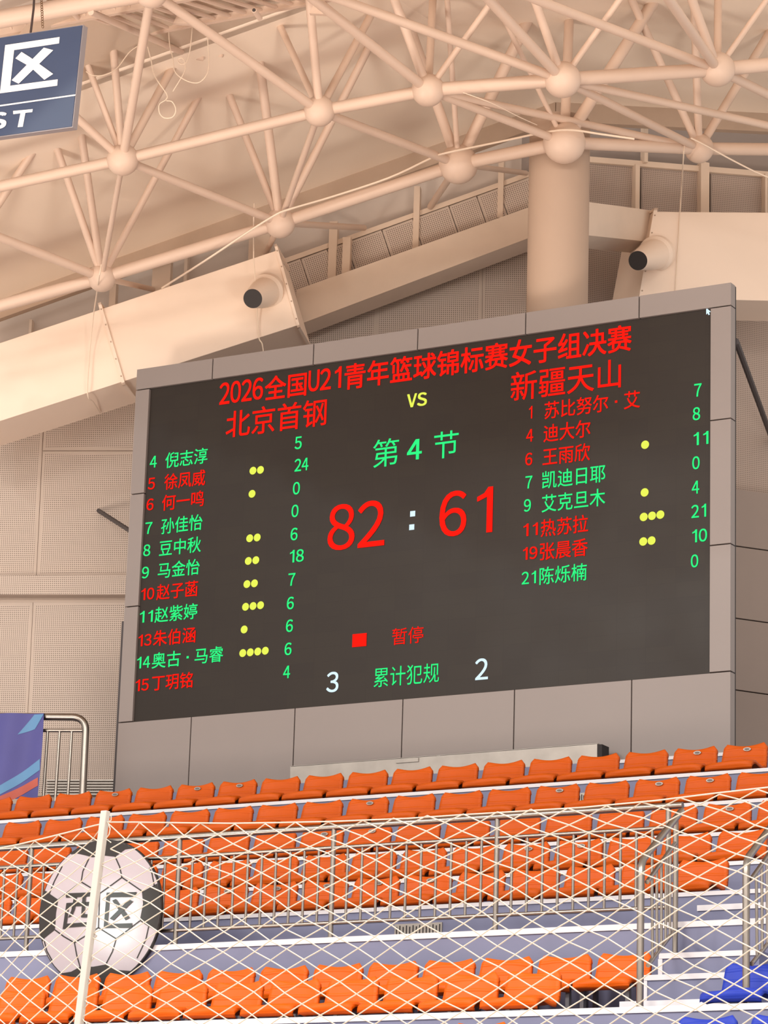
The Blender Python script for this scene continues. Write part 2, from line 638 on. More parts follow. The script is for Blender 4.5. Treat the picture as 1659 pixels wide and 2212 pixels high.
# upper boards right of the column: slightly buckled sheets
for x0, x1 in [(1262, 1372), (1384, 1512), (1534, 1652), (1660, 1760)]:
    yt = lambda x: 352 + 0.085 * (x - 1270)
    P = [wr(x0, yt(x0) + 108, .22), wr(x1, yt(x1) + 108, .22), wr(x1, yt(x1), .22), wr(x0, yt(x0), .22)]
    ax = (P[1] - P[0]).normalized()
    board(wr_o, *P, slopeuv(P[0], ax), m=m_perf_r, margin=0.02, nrm=nR, th=0.015, mpl=m_wallp)
p, q = wr(1262, 342, .28), wr(1760, 384, .28)
tag(MB().slab([p - Vector((0, 0, .04)), q - Vector((0, 0, .04)), q + Vector((0, 0, .03)), p + Vector((0, 0, .03))], -nR * .12).build('trim_4', m_beam), kind='structure')
for x, y0, y1, w in [(1377, 355, 460, 10), (1523, 350, 470, 20), (1656, 375, 470, 6), (1396, 265, 350, 8)]:
    p, q = wr(x, y1, .34), wr(x, y0, .34)
    w = px2m(w, p) / 2
    tag(MB().slab([p - dR * w, p + dR * w, Vector((p.x, p.y, q.z)) + dR * w, Vector((p.x, p.y, q.z)) - dR * w], -nR * .12).build('trim_5', m_beam), kind='structure')
# cladding panels low on the right facet, proud of the perforated board
OFC = 0.45
for y0, y1 in [(1054, 1178), (1178, 1334), (1334, 1489), (1489, 1660)]:
    sl = 0.14
    P = [wr(1300, y1 - 1.2 - 280 * sl, OFC), wr(1760, y1 - 1.2 + 180 * sl, OFC), wr(1760, y0 + 1.2 + 180 * sl, OFC), wr(1300, y0 + 1.2 - 280 * sl, OFC)]
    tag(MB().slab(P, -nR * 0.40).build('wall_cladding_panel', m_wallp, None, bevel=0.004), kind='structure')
P = [wr(1302, 1640, OFC - .03), wr(1760, 1720, OFC - .03), wr(1760, 1084, OFC - .03), wr(1302, 1020, OFC - .03)]
tag(MB().slab(P, -nR * 0.3).build('trim_6', m_joint), kind='structure')

# ---- column
cr = px2m(66, COLM)
tag(MB().tube([(COLM.x, COLM.y, 5.0), (COLM.x, COLM.y, on(1206, 266, (COLM, Vector((0, 1, 0)))).z)], cr, 40, True).build('column', m_column, smooth=True), kind='structure')

# ---- ceiling
LC = PL(0.5)
RC = PR(0.5)
Kp = on(1200, 222, LC)
Lf = on(-160, 706, LC)
cn = (Kp - Lf).cross(nL).normalized()            # left ceiling plane normal
if cn.z < 0:
    cn = -cn
CEL = (Kp, cn)
R1 = on(1700, 248, RC)
cnr = (R1 - Kp).cross(nR).normalized()
if cnr.z < 0:
    cnr = -cnr
CER = (Kp, cnr)
crease = cn.cross(cnr).normalized()
if crease.dot(nL) < 0:
    crease = -crease
E1, E2, E3 = on(-160, 317, CEL), on(660, 22, CEL), on(960, -86, CEL)
C1 = Kp + crease * 9
up = Vector((0, 0, 0.10))
mb = MB()
mb.add([Lf, Kp, C1, E3, E1], [[0, 1, 2, 3, 4]])
Rf = Kp + (R1 - Kp) * 3
mb.add([Kp, Rf, Rf + nR * 9, C1], [[0, 1, 2, 3]])
for p, q in [(Lf, Kp), (Kp, Rf), (E3, C1)]:
    mb.add([p, q, q + up, p + up], [[0, 1, 2, 3]])
ceil = tag(mb.build('ceiling', m_ceil), kind='structure')
ceil['_o'] = tuple(ceil.location)
# dark edge where the board stops, fascia along the wall
mb = MB()
mb.add([E1, E3, E3 + up * 1.8, E1 + up * 1.8], [[0, 1, 2, 3]])
mb.build('board_edge', m_joint, ceil)
mb = MB()
fd = Vector((0, 0, -0.24))
g = nL * 0.02
mb.slab([Lf + g, Kp + g, Kp + g + fd, Lf + g + fd], -nL * 0.1)
g = nR * 0.02
mb.slab([Kp + g, Rf + g, Rf + g + fd, Kp + g + fd], -nR * 0.1)
mb.build('wall_fascia', m_dim, ceil)
# roof deck higher up beyond the board edge, with ribs
off = Vector((0, 0, 1.0))
ed = (E3 - E1).normalized()
od = (nL - ed * nL.dot(ed)).normalized()
mb = MB()
A0 = E1 + off - od * 1.2 - ed * 3
B0 = E3 + off - od * 1.2 + ed * 3
n = 24
for i in range(n):
    for (t0, t1, z0, z1) in [(0, .6, 0, 0), (.6, .7, 0, .09), (.7, .9, .09, .09), (.9, 1, .09, 0)]:
        s0, s1 = (i + t0) / n * 10, (i + t1) / n * 10
        mb.add([A0 + od * s0 - Vector((0, 0, z0)), B0 + od * s0 - Vector((0, 0, z0)), B0 + od * s1 - Vector((0, 0, z1)), A0 + od * s1 - Vector((0, 0, z1))], [[0, 1, 2, 3]])
tag(mb.build('roof_deck', m_deck), kind='structure')
vp_ = (E1 + nL * .15, Vector((od.x, od.y, 0)).normalized())
tag(MB().tube([on(-60, 256, vp_), on(700, -18, vp_)], .065, 12).build('trim_7', m_ceil, smooth=True), kind='structure')

# ================================================================== SPACE FRAME
B_OFF, A_OFF, C_OFF = DW, DW + 2.0, DW + 4.2
BP, AP, CP = PL(B_OFF), PL(A_OFF), PL(C_OFF)
nodes = {}
nodes['B0'] = on(-180, 710, BP)
nodes['B1'] = on(220, 600, BP)
nodes['B2'] = on(605, 482, BP)
nodes['B3'] = on(990, 355, BP)
nodes['B4'] = on(1219, 308, PL(DW + .5))
nodes['B5'] = on(1510, 321, PR(DW))
nodes['B6'] = on(1900, 325, PR(DW))
nodes['A0'] = on(-180, 442, AP)
nodes['A1'] = on(265, 345, AP)
nodes['A2'] = on(690, 240, AP)
nodes['A3'] = on(925, 195, AP)
APR = (on(1215, 172, AP), (nL + nR).normalized())
nodes['A4'] = on(1215, 172, AP)
nodes['A5'] = on(1550, 150, (nodes['A4'], nR))
nodes['A6'] = on(1900, 118, (nodes['A4'], nR))
nodes['C0'] = on(-200, 78, CP)
nodes['C1'] = on(327, -18, CP)
nodes['C2'] = on(632, -38, CP)
nodes['C3'] = on(1000, -62, CP)
nodes['C4'] = on(1390, -80, CP)
rad = dict(B0=31, B1=31, B2=33, B3=43, B4=46, B5=32, B6=32, A0=35, A1=35, A2=34, A3=36, A4=40, A5=38, A6=38, C0=36, C1=36, C2=36, C3=36, C4=36)
sf = thing('roof_space_frame', nodes['B4'], 'cream painted roof space frame of welded steel tubes and ball nodes', 'roof truss')
for k, p in nodes.items():
    MB().sphere(p, px2m(rad[k], p), 28, 18).build('ball_node', m_truss, sf, smooth='all')


def member(name, a, b, wpx, collar=True):
    a = nodes[a] if isinstance(a, str) else a
    b = nodes[b] if isinstance(b, str) else b
    r = px2m(wpx / 2, (a + b) / 2)
    mb = MB().tube([a, b], r, 16)
    return mb.build(name, m_truss, sf, smooth=True)


for a, b, w in [('B0', 'B1', 27), ('B1', 'B2', 27), ('B2', 'B3', 27), ('B3', 'B4', 29), ('B4', 'B5', 27), ('B5', 'B6', 27),
                ('A0', 'A1', 25), ('A1', 'A2', 25), ('A2', 'A3', 27), ('A3', 'A4', 30), ('A4', 'A5', 31), ('A5', 'A6', 31),
                ('C0', 'C1', 40), ('C1', 'C2', 34), ('C2', 'C3', 32), ('C3', 'C4', 32)]:
    member('chord_tube', a, b, w)
for a, b, w in [('C1', 'A2', 21), ('C2', 'A3', 22), ('C3', 'A4', 22), ('C4', 'A5', 22), ('C2', 'A4', 21), ('C3', 'A5', 21),
                ('A0', 'B1', 20), ('A1', 'B2', 18), ('A2', 'B3', 19), ('A3', 'B4', 18), ('A3', 'B5', 17), ('A4', 'B5', 18), ('A4', 'B6', 17),
                ('A5', 'B6', 20), ('A1', 'C1', 20), ('B1', 'A1', 12), ('B2', 'A2', 14)]:
    member('diagonal_tube', a, b, w)


def upto(a, x, y, w, pl=None, ext=1.0, off=None):
    """a web tube rising from node a towards pixel (x, y) and ending in (or above) the ceiling board"""
    p0 = nodes[a]
    pl = pl or CEL
    p1 = on(x, y, pl)
    p1 = p0 + (p1 - p0) * ext
    member('web_tube', p0, p1, w)


# webs that pierce the board
upto('B1', 124, 324, 16, ext=1.12)
upto('B1', 425, 217, 15, ext=1.12)
upto('B1', 165, 215, 17, (nodes['B1'] + nL * 1.2, nL), ext=1.2)
upto('B0', 63, 340, 17, ext=1.12)
upto('B2', 496, 207, 16, ext=1.12)
upto('B2', 800, 96, 17, ext=1.12)
upto('B2', 544, 0, 20, (nodes['B2'] + nL * 1.6, nL), ext=1.15)
upto('B3', 886, 62, 22, ext=1.12)
upto('B3', 1156, 10, 25, ext=1.15)
upto('B3', 966, 0, 12, (nodes['B3'] + nL * 1.5, nL), ext=1.12)
upto('B4', 1231, 0, 21, ext=1.12)
upto('B4', 1408, 10, 26, CER, ext=1.12)
upto('B4', 1064, -10, 11, (nodes['B4'] + nL * 1.5, nL))
upto('B5', 1365, 0, 17, CER, ext=1.15)
upto('B5', 1499, 0, 17, CER, ext=1.15)
upto('B5', 1665, 66, 19, CER, ext=1.15)
upto('A1', 238, 25, 17, (nodes['A1'] + nL * .8, nL), ext=1.2)
upto('A1', 187, 134, 14, (nodes['A1'] + nL * .5, nL), ext=1.5)
upto('A1', 428, 42, 18, (nodes['A1'] - nL * .4, nL), ext=1.1)
upto('A1', 172, 260, 18, (nodes['A1'] + nL * .5, nL), ext=2.4)
upto('A2', 671, 25, 19, (nodes['A2'] + nL * .8, nL), ext=1.25)
upto('A2', 588, 20, 15, (nodes['A2'] - nL * .2, nL), ext=1.15)
upto('A2', 808, 20, 17, (nodes['A2'] - nL * .6, nL), ext=1.05)
upto('A3', 854, 5, 20, (nodes['A3'] + nL * .6, nL), ext=1.2)
upto('A3', 935, 0, 17, (nodes['A3'] - nL * .6, nL), ext=1.1)
upto('A3', 1065, 0, 14, (nodes['A3'] + nL * .5, nL), ext=1.2)
upto('A4', 1155, 0, 19, (nodes['A4'] + nL * .7, nL), ext=1.2)
upto('A4', 1338, 0, 14, (nodes['A4'] + nL * .3, nL), ext=1.2)
upto('A5', 1495, 0, 20, (nodes['A5'] + nR * .7, nR), ext=1.2)
upto('A5', 1551, 0, 17, (nodes['A5'] - nR * .4, nR), ext=1.1)
upto('A5', 1654, 3, 13, (nodes['A5'] + nR * .3, nR), ext=1.2)
# short ties from the lower nodes back to the wall
for a, x, y, w, off in [('B1', 330, 625, 12, .3), ('B2', 786, 492, 14, .3), ('B2', 575, 545, 13, .3), ('B3', 1136, 374, 12, .3), ('B3', 930, 446, 15, .3)]:
    member('wall_tie', nodes[a], wl(x, y, off), w)
# loose braces high on the left
member('web_tube', on(196, 26, CP), on(392, 112, CEL), 14)
member('web_tube', on(503, 0, (nodes['A2'], nL)), on(476, 122, CEL), 13)
member('web_tube', on(240, 95, AP), on(440, 125, CEL), 14)
# gusset plates
for x, y in [(396, 43), (690, 22)]:
    c = on(x, y, PL(DW + 3.2))
    w = px2m(22, c)
    MB().slab([c + dL * -w + Vector((0, 0, -.03)), c + dL * w + Vector((0, 0, -.05)), c + dL * w * .7 + Vector((0, 0, .06)), c - dL * w * .6 + Vector((0, 0, .07))], -nL * 0.05).build('gusset_plate', m_truss, sf)

# ================================================================== CABLE LADDER TRAY
CT = PL(DW + 3.6)
ct0, ct1 = on(-60, 78, CT), on(560, -40, CT)
tray = thing('cable_tray', ct0, 'pale cable ladder tray hung along the truss above the blue hanging sign', 'cable tray')
axt = (ct1 - ct0).normalized()
lo0, lo1 = on(20, 122, PL(DW + 2.7)), on(720, -8, PL(DW + 2.7))
for a, b, wz, name in [(ct0, ct1, .05, 'side_rail'), (lo0, lo1, .035, 'side_rail')]:
    MB().slab([a - Vector((0, 0, wz)), b - Vector((0, 0, wz)), b + Vector((0, 0, wz)), a + Vector((0, 0, wz))], -nL * .05).build(name, m_truss, tray)
for k in range(19):
    t = k / 18
    x = 30 + 520 * t
    a = ct0 + (ct1 - ct0) * (0.03 + 0.93 * t)
    b = lo0 + (lo1 - lo0) * (0.06 + 0.86 * t)
    MB().tube([a, b], px2m(5, a), 8).build('rung', m_truss, tray, smooth=True)
for x, y in [(158, 30), (553, 31)]:
    a = on(x, y, PL(DW + 3.7))
    MB().tube([a + nL * .1, a - nL * .1 + dL * .02], px2m(6, a), 12).tube([a + nL * .105, a + nL * .101], px2m(4, a), 12, mi=1).build('pipe_stub', [m_truss, m_dark], tray, smooth=True)

# ================================================================== DUCTS
def duct(label, F, pl, nrm, dvec, flanges, nozzle, endcap):
    """F: front face pixels bl, br, tr, tl"""
    q = [on(*p, pl) for p in F]
    root = thing('air_duct', (q[0] + q[1] + q[2] + q[3]) / 4, label, 'air duct')
    MB().slab(q, -nrm * dvec).build('duct_body', m_duct, root, bevel=0.006)
    axd = (q[1] - q[0]).normalized()
    for (x0, y0, x1, y1, w) in flanges:
        a, b = on(x0, y0, pl), on(x1, y1, pl)       # a top, b bottom
        upv = (a - b).normalized()
        mb = MB()
        ow = 0.028
        pts = [b - upv * ow, a + upv * ow]
        h = px2m(w, a) / 2
        fr = nrm * 0.03
        mb.slab([pts[0] - axd * h + fr, pts[0] + axd * h + fr, pts[1] + axd * h + fr, pts[1] - axd * h + fr], -nrm * 0.032)
        mb.slab([pts[0] - axd * h + fr, pts[0] + axd * h + fr, b + axd * h + fr, b - axd * h + fr], -nrm * (dvec + .06))
        mb.slab([a - axd * h + fr, a + axd * h + fr, pts[1] + axd * h + fr, pts[1] - axd * h + fr], -nrm * (dvec + .06))
        for t in (.08, .3, .52, .74, .94):
            c = b + (a - b) * t + nrm * 0.03
            mb.tube([c, c + nrm * .012], .008, 6, mi=1)
        mb.build('joint_flange', [m_duct, m_dim], root)
    # jet nozzle
    (rx, ry, rr), (tx, ty, tr_), ln = nozzle
    rc = on(rx, ry, pl)
    tip = on(tx, ty, (rc + nrm * ln, nrm))
    ax = (tip - rc).normalized()
    R, r = px2m(rr, rc), px2m(tr_, tip)
    nz = MB().tube([rc - ax * .05, rc + ax * .05, rc + ax * .055, rc + ax * .09], [R, R, R * .97, R * .84], 32, True)
    nzo = nz.build('nozzle_ring', m_duct, root, smooth=True)
    b0 = rc + ax * .04
    MB().tube([b0, b0 + (tip - b0) * .3, b0 + (tip - b0) * .96, tip], [R * .86, R * .80, r * 1.02, r], 32, False) \
        .tube([tip, tip - ax * .02, tip - ax * .30], [r, r * .93, r * .9], 32, True, mi=1).build('nozzle_cone', [m_duct, m_hole], root, smooth=True)
    return root, axd


duct('large square cream air duct sloping up from the left edge with a jet nozzle', [(-120, 948), (645, 702), (597, 541), (-120, 781)], PL(1.5), nL, 0.78,
     [(217, 660, 267, 828, 7), (597, 534, 645, 704, 6)], ((576, 630, 39), (546, 645, 21), .55), None)
duct('large square pinkish air duct at the right edge above the scoreboard corner', [(1378, 643), (1760, 652), (1760, 460), (1412, 457)], PR(1.45), nR, 0.8,
     [(1414, 456, 1382, 645, 9)], ((1418, 548, 39), (1378, 563, 21), .55), None)
# underside seams of the left duct
# ================================================================== SCOREBOARD
def sp(x, y, fwd=0.0):
    p = onY(x, y, SCR_Y)
    return Vector((p.x, SCR_Y - fwd, p.z))


s_tl, s_tr, s_br, s_bl = sp(330, 840), sp(1540, 667), sp(1530, 1455), sp(286, 1560)
SX0, SX1 = (s_tl.x + s_bl.x) / 2, (s_tr.x + s_br.x) / 2
SZ0, SZ1 = (s_bl.z + s_br.z) / 2, (s_tl.z + s_tr.z) / 2
sb = thing('scoreboard', ((SX0 + SX1) / 2, SCR_Y, 5.8 + Z0), 'large LED basketball scoreboard in a taupe panel frame behind the top seat row', 'scoreboard')
FX0, FX1 = SX0 - 0.19, SX1 + 0.235
FZ1 = SZ1 + 0.25
FZB = 5.79 + Z0
FD = 0.03        # frame panels stand this far proud of the LED face
TH = 0.115
MB().box((FX0 + .01, SCR_Y + .02, FZB), (FX1 - .01, SCR_Y + TH, FZ1 - .01)).build('backing_box', m_joint, sb)
uvq = [(0, 0), (SX1 - SX0, 0), (SX1 - SX0, SZ1 - SZ0), (0, SZ1 - SZ0)]
mb = MB().add([(SX0, SCR_Y, SZ0), (SX1, SCR_Y, SZ0), (SX1, SCR_Y, SZ1), (SX0, SCR_Y, SZ1)], [[0, 1, 2, 3]], 0, [uvq])
mb.add([(SX0, SCR_Y, SZ0), (SX0, SCR_Y, SZ1), (SX0, SCR_Y + .02, SZ1), (SX0, SCR_Y + .02, SZ0)], [[0, 1, 2, 3]])
mb.build('led_screen', m_screen, sb)
GJ = 0.012


def fpanel(x0, z0, x1, z1, d=TH):
    MB().box((x0 + GJ / 2, SCR_Y - FD, z0 + GJ / 2), (x1 - GJ / 2, SCR_Y - FD + d, z1 - GJ / 2)).build('frame_panel', m_panel, sb, bevel=0.003)


tj = [FX0] + [sp(x, y).x for x, y in [(462, 800), (680, 765), (905, 735), (1138, 702), (1383, 668)]] + [FX1]
for a, b in zip(tj[:-1], tj[1:]):
    fpanel(a, SZ1, b, FZ1)
lj = [SZ1] + [sp(300, y).z for y in (1068, 1310)] + [SZ0]
for a, b in zip(lj[1:], lj[:-1]):
    fpanel(FX0, a, SX0, b)
rj = [SZ1] + [sp(1555, y).z for y in (908, 1178)] + [SZ0]
for a, b in zip(rj[1:], rj[:-1]):
    fpanel(SX1, a, FX1, b)
bj = [FX0] + [sp(x, y).x for x, y in [(416, 1560), (640, 1540), (873, 1520), (1114, 1500), (1367, 1480)]] + [FX1]
for a, b in zip(bj[:-1], bj[1:]):
    fpanel(a, FZB, b, SZ0)
MB().box((FX0 - .06, SCR_Y + .03, FZB), (FX0 - .005, SCR_Y + .13, sp(270, 1340).z)).build('gap_shade', m_strut, sb)  # dark strip standing in for the shaded gap beside the frame
MB().box((FX0 - .03, SCR_Y + .06, sp(290, 1330).z), (FX0 + .02, SCR_Y + .16, FZ1 - .1)).build('side_cheek', m_wall, sb)
p0 = wl(213, 1103, .06)
MB().tube([p0, Vector((FX0 + .05, SCR_Y + .12, sp(277, 1155).z))], px2m(5, p0), 8).build('wall_strut', m_strut, sb)
p0 = wr(1668, 950, .06)
MB().tube([p0, Vector((FX1 - .02, SCR_Y + .14, sp(1584, 728).z))], px2m(6, p0), 8).build('wall_strut', m_strut, sb)

# ---- lit characters
LED_D = 0.006


FW = {c: chr(ord(c) + 0xFEE0) for c in '0123456789USVWE'}      # full-width forms share the sans face of the Chinese characters


def glyph_mesh(ch):
    if ch == '1':       # plain stem with a flag, no foot
        return [(.17, 0), (.26, 0), (.26, 1), (.19, 1), (.12, .87), (0, .80), (0, .71), (.17, .80)], [[0, 1, 2, 7], [7, 2, 3, 4], [7, 4, 5, 6]]
    cu = bpy.data.curves.new('txt', 'FONT')
    cu.body = FW.get(ch, ch)
    cu.size = 1
    cu.resolution_u = 5
    o = bpy.data.objects.new('txt', cu)
    COL.objects.link(o)
    dg = bpy.context.evaluated_depsgraph_get()
    me = bpy.data.meshes.new_from_object(o.evaluated_get(dg))
    bpy.data.objects.remove(o)
    vs = [(v.co.x, v.co.y) for v in me.vertices]
    fs = [list(p.vertices) for p in me.polygons]
    bpy.data.meshes.remove(me)
    return vs, fs


GL = {}


def text_mesh(txt, weight=0.0):
    """unit-high line of characters; each copy of a glyph is nudged to thicken its strokes; z = copy layer"""
    VS, FS = [], []
    x = 0.0
    for ch in txt:
        if ch not in GL:
            GL[ch] = glyph_mesh(ch)
        vs, fs = GL[ch]
        x0, x1 = min(v[0] for v in vs), max(v[0] for v in vs)
        y0, y1 = min(v[1] for v in vs), max(v[1] for v in vs)
        half = ch in FW
        if half:        # narrow cell, full height
            cw = .50
            w = .44 if ch != '1' else .25
            tr = lambda p: (x + (cw - w) * (.5 if ch != '1' else .62) + (p[0] - x0) / (x1 - x0) * w, (p[1] - y0) / (y1 - y0) * .96)
        else:
            cw = 1.0
            tr = lambda p: (x + p[0] - .0, p[1] + .08)
        k = [(0, 0)] if weight <= 0 else [(0, 0), (weight, weight), (-weight, weight), (weight, -weight), (-weight, -weight)]
        for li, (dx, dy) in enumerate(k):
            o = len(VS)
            for p in vs:
                q = tr(p)
                VS.append(Vector((q[0] + dx, q[1] + dy, li)))
            FS += [[i + o for i in f] for f in fs]
        x += cw
    return VS, FS


def led_name(txt, x0, x1, ym0, ym1, h, m, name, w):
    if '·' in txt:
        l, r = txt.split('·')
        nl, nr = len(l), len(r)
        u = (x1 - x0) / (nl + nr + 1.0)
        f = lambda x: ym0 + (ym1 - ym0) * (x - x0) / (x1 - x0)
        led(l, x0, x0 + u * nl, f(x0), f(x0 + u * nl), h, m, name, w)
        led(r, x1 - u * nr, x1, f(x1 - u * nr), ym1, h, m, name, w)
        c = x0 + u * (nl + .5)
        led_rect(c, f(c), 5, 5, m, 'name_dot')
    else:
        led(txt, x0, x1, ym0, ym1, h, m, name, w)


def led(txt, x0, x1, ym0, ym1, h, m, name, weight=0.0):
    """characters stretched between pixel x0 and x1, mid-height ym0 at left, ym1 at right, h px tall"""
    vs, fs = text_mesh(txt, weight)
    a, b = sp(x0, ym0), sp(x1, ym1)
    xm, ym = (x0 + x1) / 2, (ym0 + ym1) / 2
    hz = sp(xm, ym - h / 2).z - sp(xm, ym + h / 2).z
    zc = (a.z + b.z) / 2
    minx, maxx = min(v.x for v in vs), max(v.x for v in vs)
    miny, maxy = min(v.y for v in vs), max(v.y for v in vs)
    out = []
    for v in vs:
        out.append(Vector((a.x + (b.x - a.x) * (v.x - minx) / (maxx - minx), SCR_Y - LED_D - v.z * .0004, zc + hz * ((v.y - miny) / (maxy - miny) - .5))))
    MB().add(out, fs).build(name, m, sb)


def led_disc(x, y, d, m, name):
    c = sp(x, y, LED_D)
    r = px2m(d / 2, c)
    MB().add([c + Vector((math.cos(k * math.pi / 8) * r, 0, math.sin(k * math.pi / 8) * r)) for k in range(16)], [list(range(16))]).build(name, m, sb)


def led_rect(x, y, w, h, m, name):
    c = sp(x, y, LED_D)
    w, h = px2m(w / 2, c) / .88, px2m(h / 2, c) / .97
    MB().add([c + Vector((-w, 0, -h)), c + Vector((w, 0, -h)), c + Vector((w, 0, h)), c + Vector((-w, 0, h))], [[0, 1, 2, 3]]).build(name, m, sb)


TW = 0.014
led('2026', 475, 569, 849, 841, 47, g_red, 'title_text', TW)
led('全国', 573, 663, 840, 829, 52, g_red, 'title_text', TW)
led('U21', 667, 738, 824, 815, 46, g_red, 'title_text', TW)
led('青年篮球锦标赛女子组决赛', 745, 1365, 813, 731, 57, g_red, 'title_text', TW)
led('北京首钢', 489, 706, 918, 889, 59, g_red, 'team_name_text', .006)
led('新疆天山', 1104, 1342, 837, 805, 63, g_red, 'team_name_text', .006)
led('VS', 880, 923, 867, 861, 29, g_yellow, 'versus_text', .022)
led('第', 806, 862, 981, 975, 60, g_green, 'period_text', -.004)
led('4', 880, 912, 973, 970, 44, g_green, 'period_text', .015)
led('节', 938, 991, 964, 957, 58, g_green, 'period_text', -.004)
led('82', 709, 832, 1142, 1128, 99, g_red, 'score_digits', .006)
led('61', 950, 1065, 1113, 1100, 98, g_red, 'score_digits', .006)
led_rect(892, 1110, 11, 12, g_white, 'colon_dot')
led_rect(890, 1139, 11, 12, g_white, 'colon_dot')
led_rect(777, 1383, 31, 28, g_red, 'timeout_square')
led('暂停', 848, 915, 1376, 1370, 36, g_red, 'timeout_text', -.006)
led('累计犯规', 808, 949, 1464, 1453, 42, g_green, 'team_foul_text', -.006)
led('3', 706, 732, 1474, 1473, 44, g_white, 'team_foul_digit', .01)
led('2', 1027, 1055, 1447, 1444, 46, g_white, 'team_foul_digit', .01)
LEFT = [('4', '倪志淳', 332, 998, 358, 449, 'g', '5', 0), ('5', '徐凤威', 328, 1045, 356, 444, 'r', '24', 2), ('6', '何一鸣', 325, 1090, 351, 441, 'r', '0', 1),
        ('7', '孙佳怡', 322, 1141, 349, 438, 'g', '0', 0), ('8', '豆中秋', 318, 1189, 345, 435, 'g', '6', 2), ('9', '马金怡', 315, 1237, 342, 432, 'g', '18', 2),
        ('10', '赵子菡', 320, 1283, 339, 428, 'r', '7', 2), ('11', '赵紫婷', 317, 1332, 335, 427, 'g', '6', 3), ('13', '朱伯涵', 314, 1383, 332, 423, 'r', '6', 1),
        ('14', '奥古·马睿', 311, 1431, 329, 483, 'g', '6', 4), ('15', '丁玥铭', 308, 1480, 329, 417, 'r', '4', 0)]
PTS_L = [(645, 957), (652, 1004), (641, 1055), (638, 1104), (636, 1154), (642, 1201), (631, 1252), (628, 1303), (626, 1352), (623, 1402), (620, 1452)]
for i, (n_, nm, nx, ny, x0, x1, c, pt, dots) in enumerate(LEFT):
    m_ = g_green if c == 'g' else g_red
    w = 15 if len(n_) == 1 else 28
    led(n_, nx - w / 2, nx + w / 2, ny + w * .05, ny - w * .05, 25, m_, 'player_number', .010)
    sl = -0.105
    ymid = ny - 5 - 1.5 * 0
    ya = ny + sl * (x0 - nx) + 0
    yb_ = ny + sl * (x1 - nx)
    led_name(nm, x0, x1, ya - 1, yb_ - 1, 34, m_, 'player_name', .007)
    px, py = PTS_L[i]
    w = 15 if len(pt) == 1 else 30
    led(pt, px - w / 2, px + w / 2, py + w * .05, py - w * .05, 27, g_green, 'player_points', .012)
    if dots:
        yd = [0, 1017, 1067, 0, 1163, 1212, 1262, 1311, 1360, 1411][i]
        xd = [0, 547, 545, 0, 540, 537, 534, 531, 528, 525][i]
        for k in range(dots):
            led_disc(xd + 16.2 * k, yd - 1.7 * k, 17.5, g_yellow, 'foul_dot')
RIGHT = [('1', '苏比努尔·艾', 1147, 891, 1177, 1383, 'r', '7', []), ('4', '迪大尔', 1145, 941, 1175, 1276, 'r', '8', []),
         ('6', '王雨欣', 1143, 992, 1173, 1275, 'r', '11', [(1394, 961)]), ('7', '凯迪日耶', 1143, 1042, 1172, 1308, 'g', '0', []),
         ('9', '艾克旦木', 1140, 1092, 1171, 1308, 'g', '4', [(1393, 1064)]), ('11', '热苏拉', 1147, 1144, 1169, 1271, 'r', '21', [(1391, 1117), (1409, 1114.5), (1427, 1112)]),
         ('19', '张晨香', 1146, 1195, 1167, 1270, 'r', '10', [(1390, 1170), (1408, 1168)]), ('21', '陈烁楠', 1143, 1248, 1166, 1268, 'g', '0', [])]
PTS_R = [(1508, 843), (1505, 894), (1515, 947), (1504, 1000), (1503, 1053), (1510, 1104), (1512, 1157), (1501, 1212)]
for i, (n_, nm, nx, ny, x0, x1, c, pt, dots) in enumerate(RIGHT):
    m_ = g_green if c == 'g' else g_red
    w = (7 if n_ == '1' else 15) if len(n_) == 1 else 31
    led(n_, nx - w / 2, nx + w / 2, ny + w * .05, ny - w * .05, 27, m_, 'player_number', .010)
    sl = -0.125 if i < 4 else -0.11
    led_name(nm, x0, x1, ny + sl * (x0 - nx), ny + sl * (x1 - nx), 38, m_, 'player_name', .006)
    px, py = PTS_R[i]
    w = 16 if len(pt) == 1 else 32
    led(pt, px - w / 2, px + w / 2, py + w * .05, py - w * .05, 28, g_green, 'player_points', .012)
    for x, y in dots:
        led_disc(x, y, 19, g_yellow, 'foul_dot')
cu = [sp(x, y, LED_D) for x, y in [(1526, 665), (1536, 674), (1532, 675), (1534, 680), (1531, 681), (1529, 677), (1526, 680)]]
MB().add(cu, [list(range(7))]).build('mouse_cursor', g_white, sb)

# galvanised flashing leaning in front of the lower frame panels
FY = 28.1
q = [onY(627, 1712, FY), onY(1290, 1668, FY), onY(1290, 1608, FY), onY(627, 1654, FY)]
q[0].z = q[1].z = FZB + 0.012
zt = (q[2].z + q[3].z) / 2
q[2].z = q[3].z = zt
fl = thing('metal_flashing', (q[0] + q[1]) / 2, 'long grey galvanised metal strip standing between scoreboard panels and top seat row', 'metal strip')
MB().slab(q, Vector((0, .012, 0))).box((q[0].x, FY - .0, zt - .004), (q[1].x, FY + .10, zt + .004)).build('sheet', m_galv, fl)
a = onY(880, 1636, FY - .006)
MB().box((a.x - .13, FY - .012, zt - .05), (a.x + .13, FY - .001, zt - .01)).build('splice_plate', m_galv, fl)
MB().box((q[1].x, FY - .002, FZB + .012), (q[1].x + .05, FY + .16, zt - .01)).build('dark_end', m_joint, fl)

# ================================================================== SEATS
NT = 15


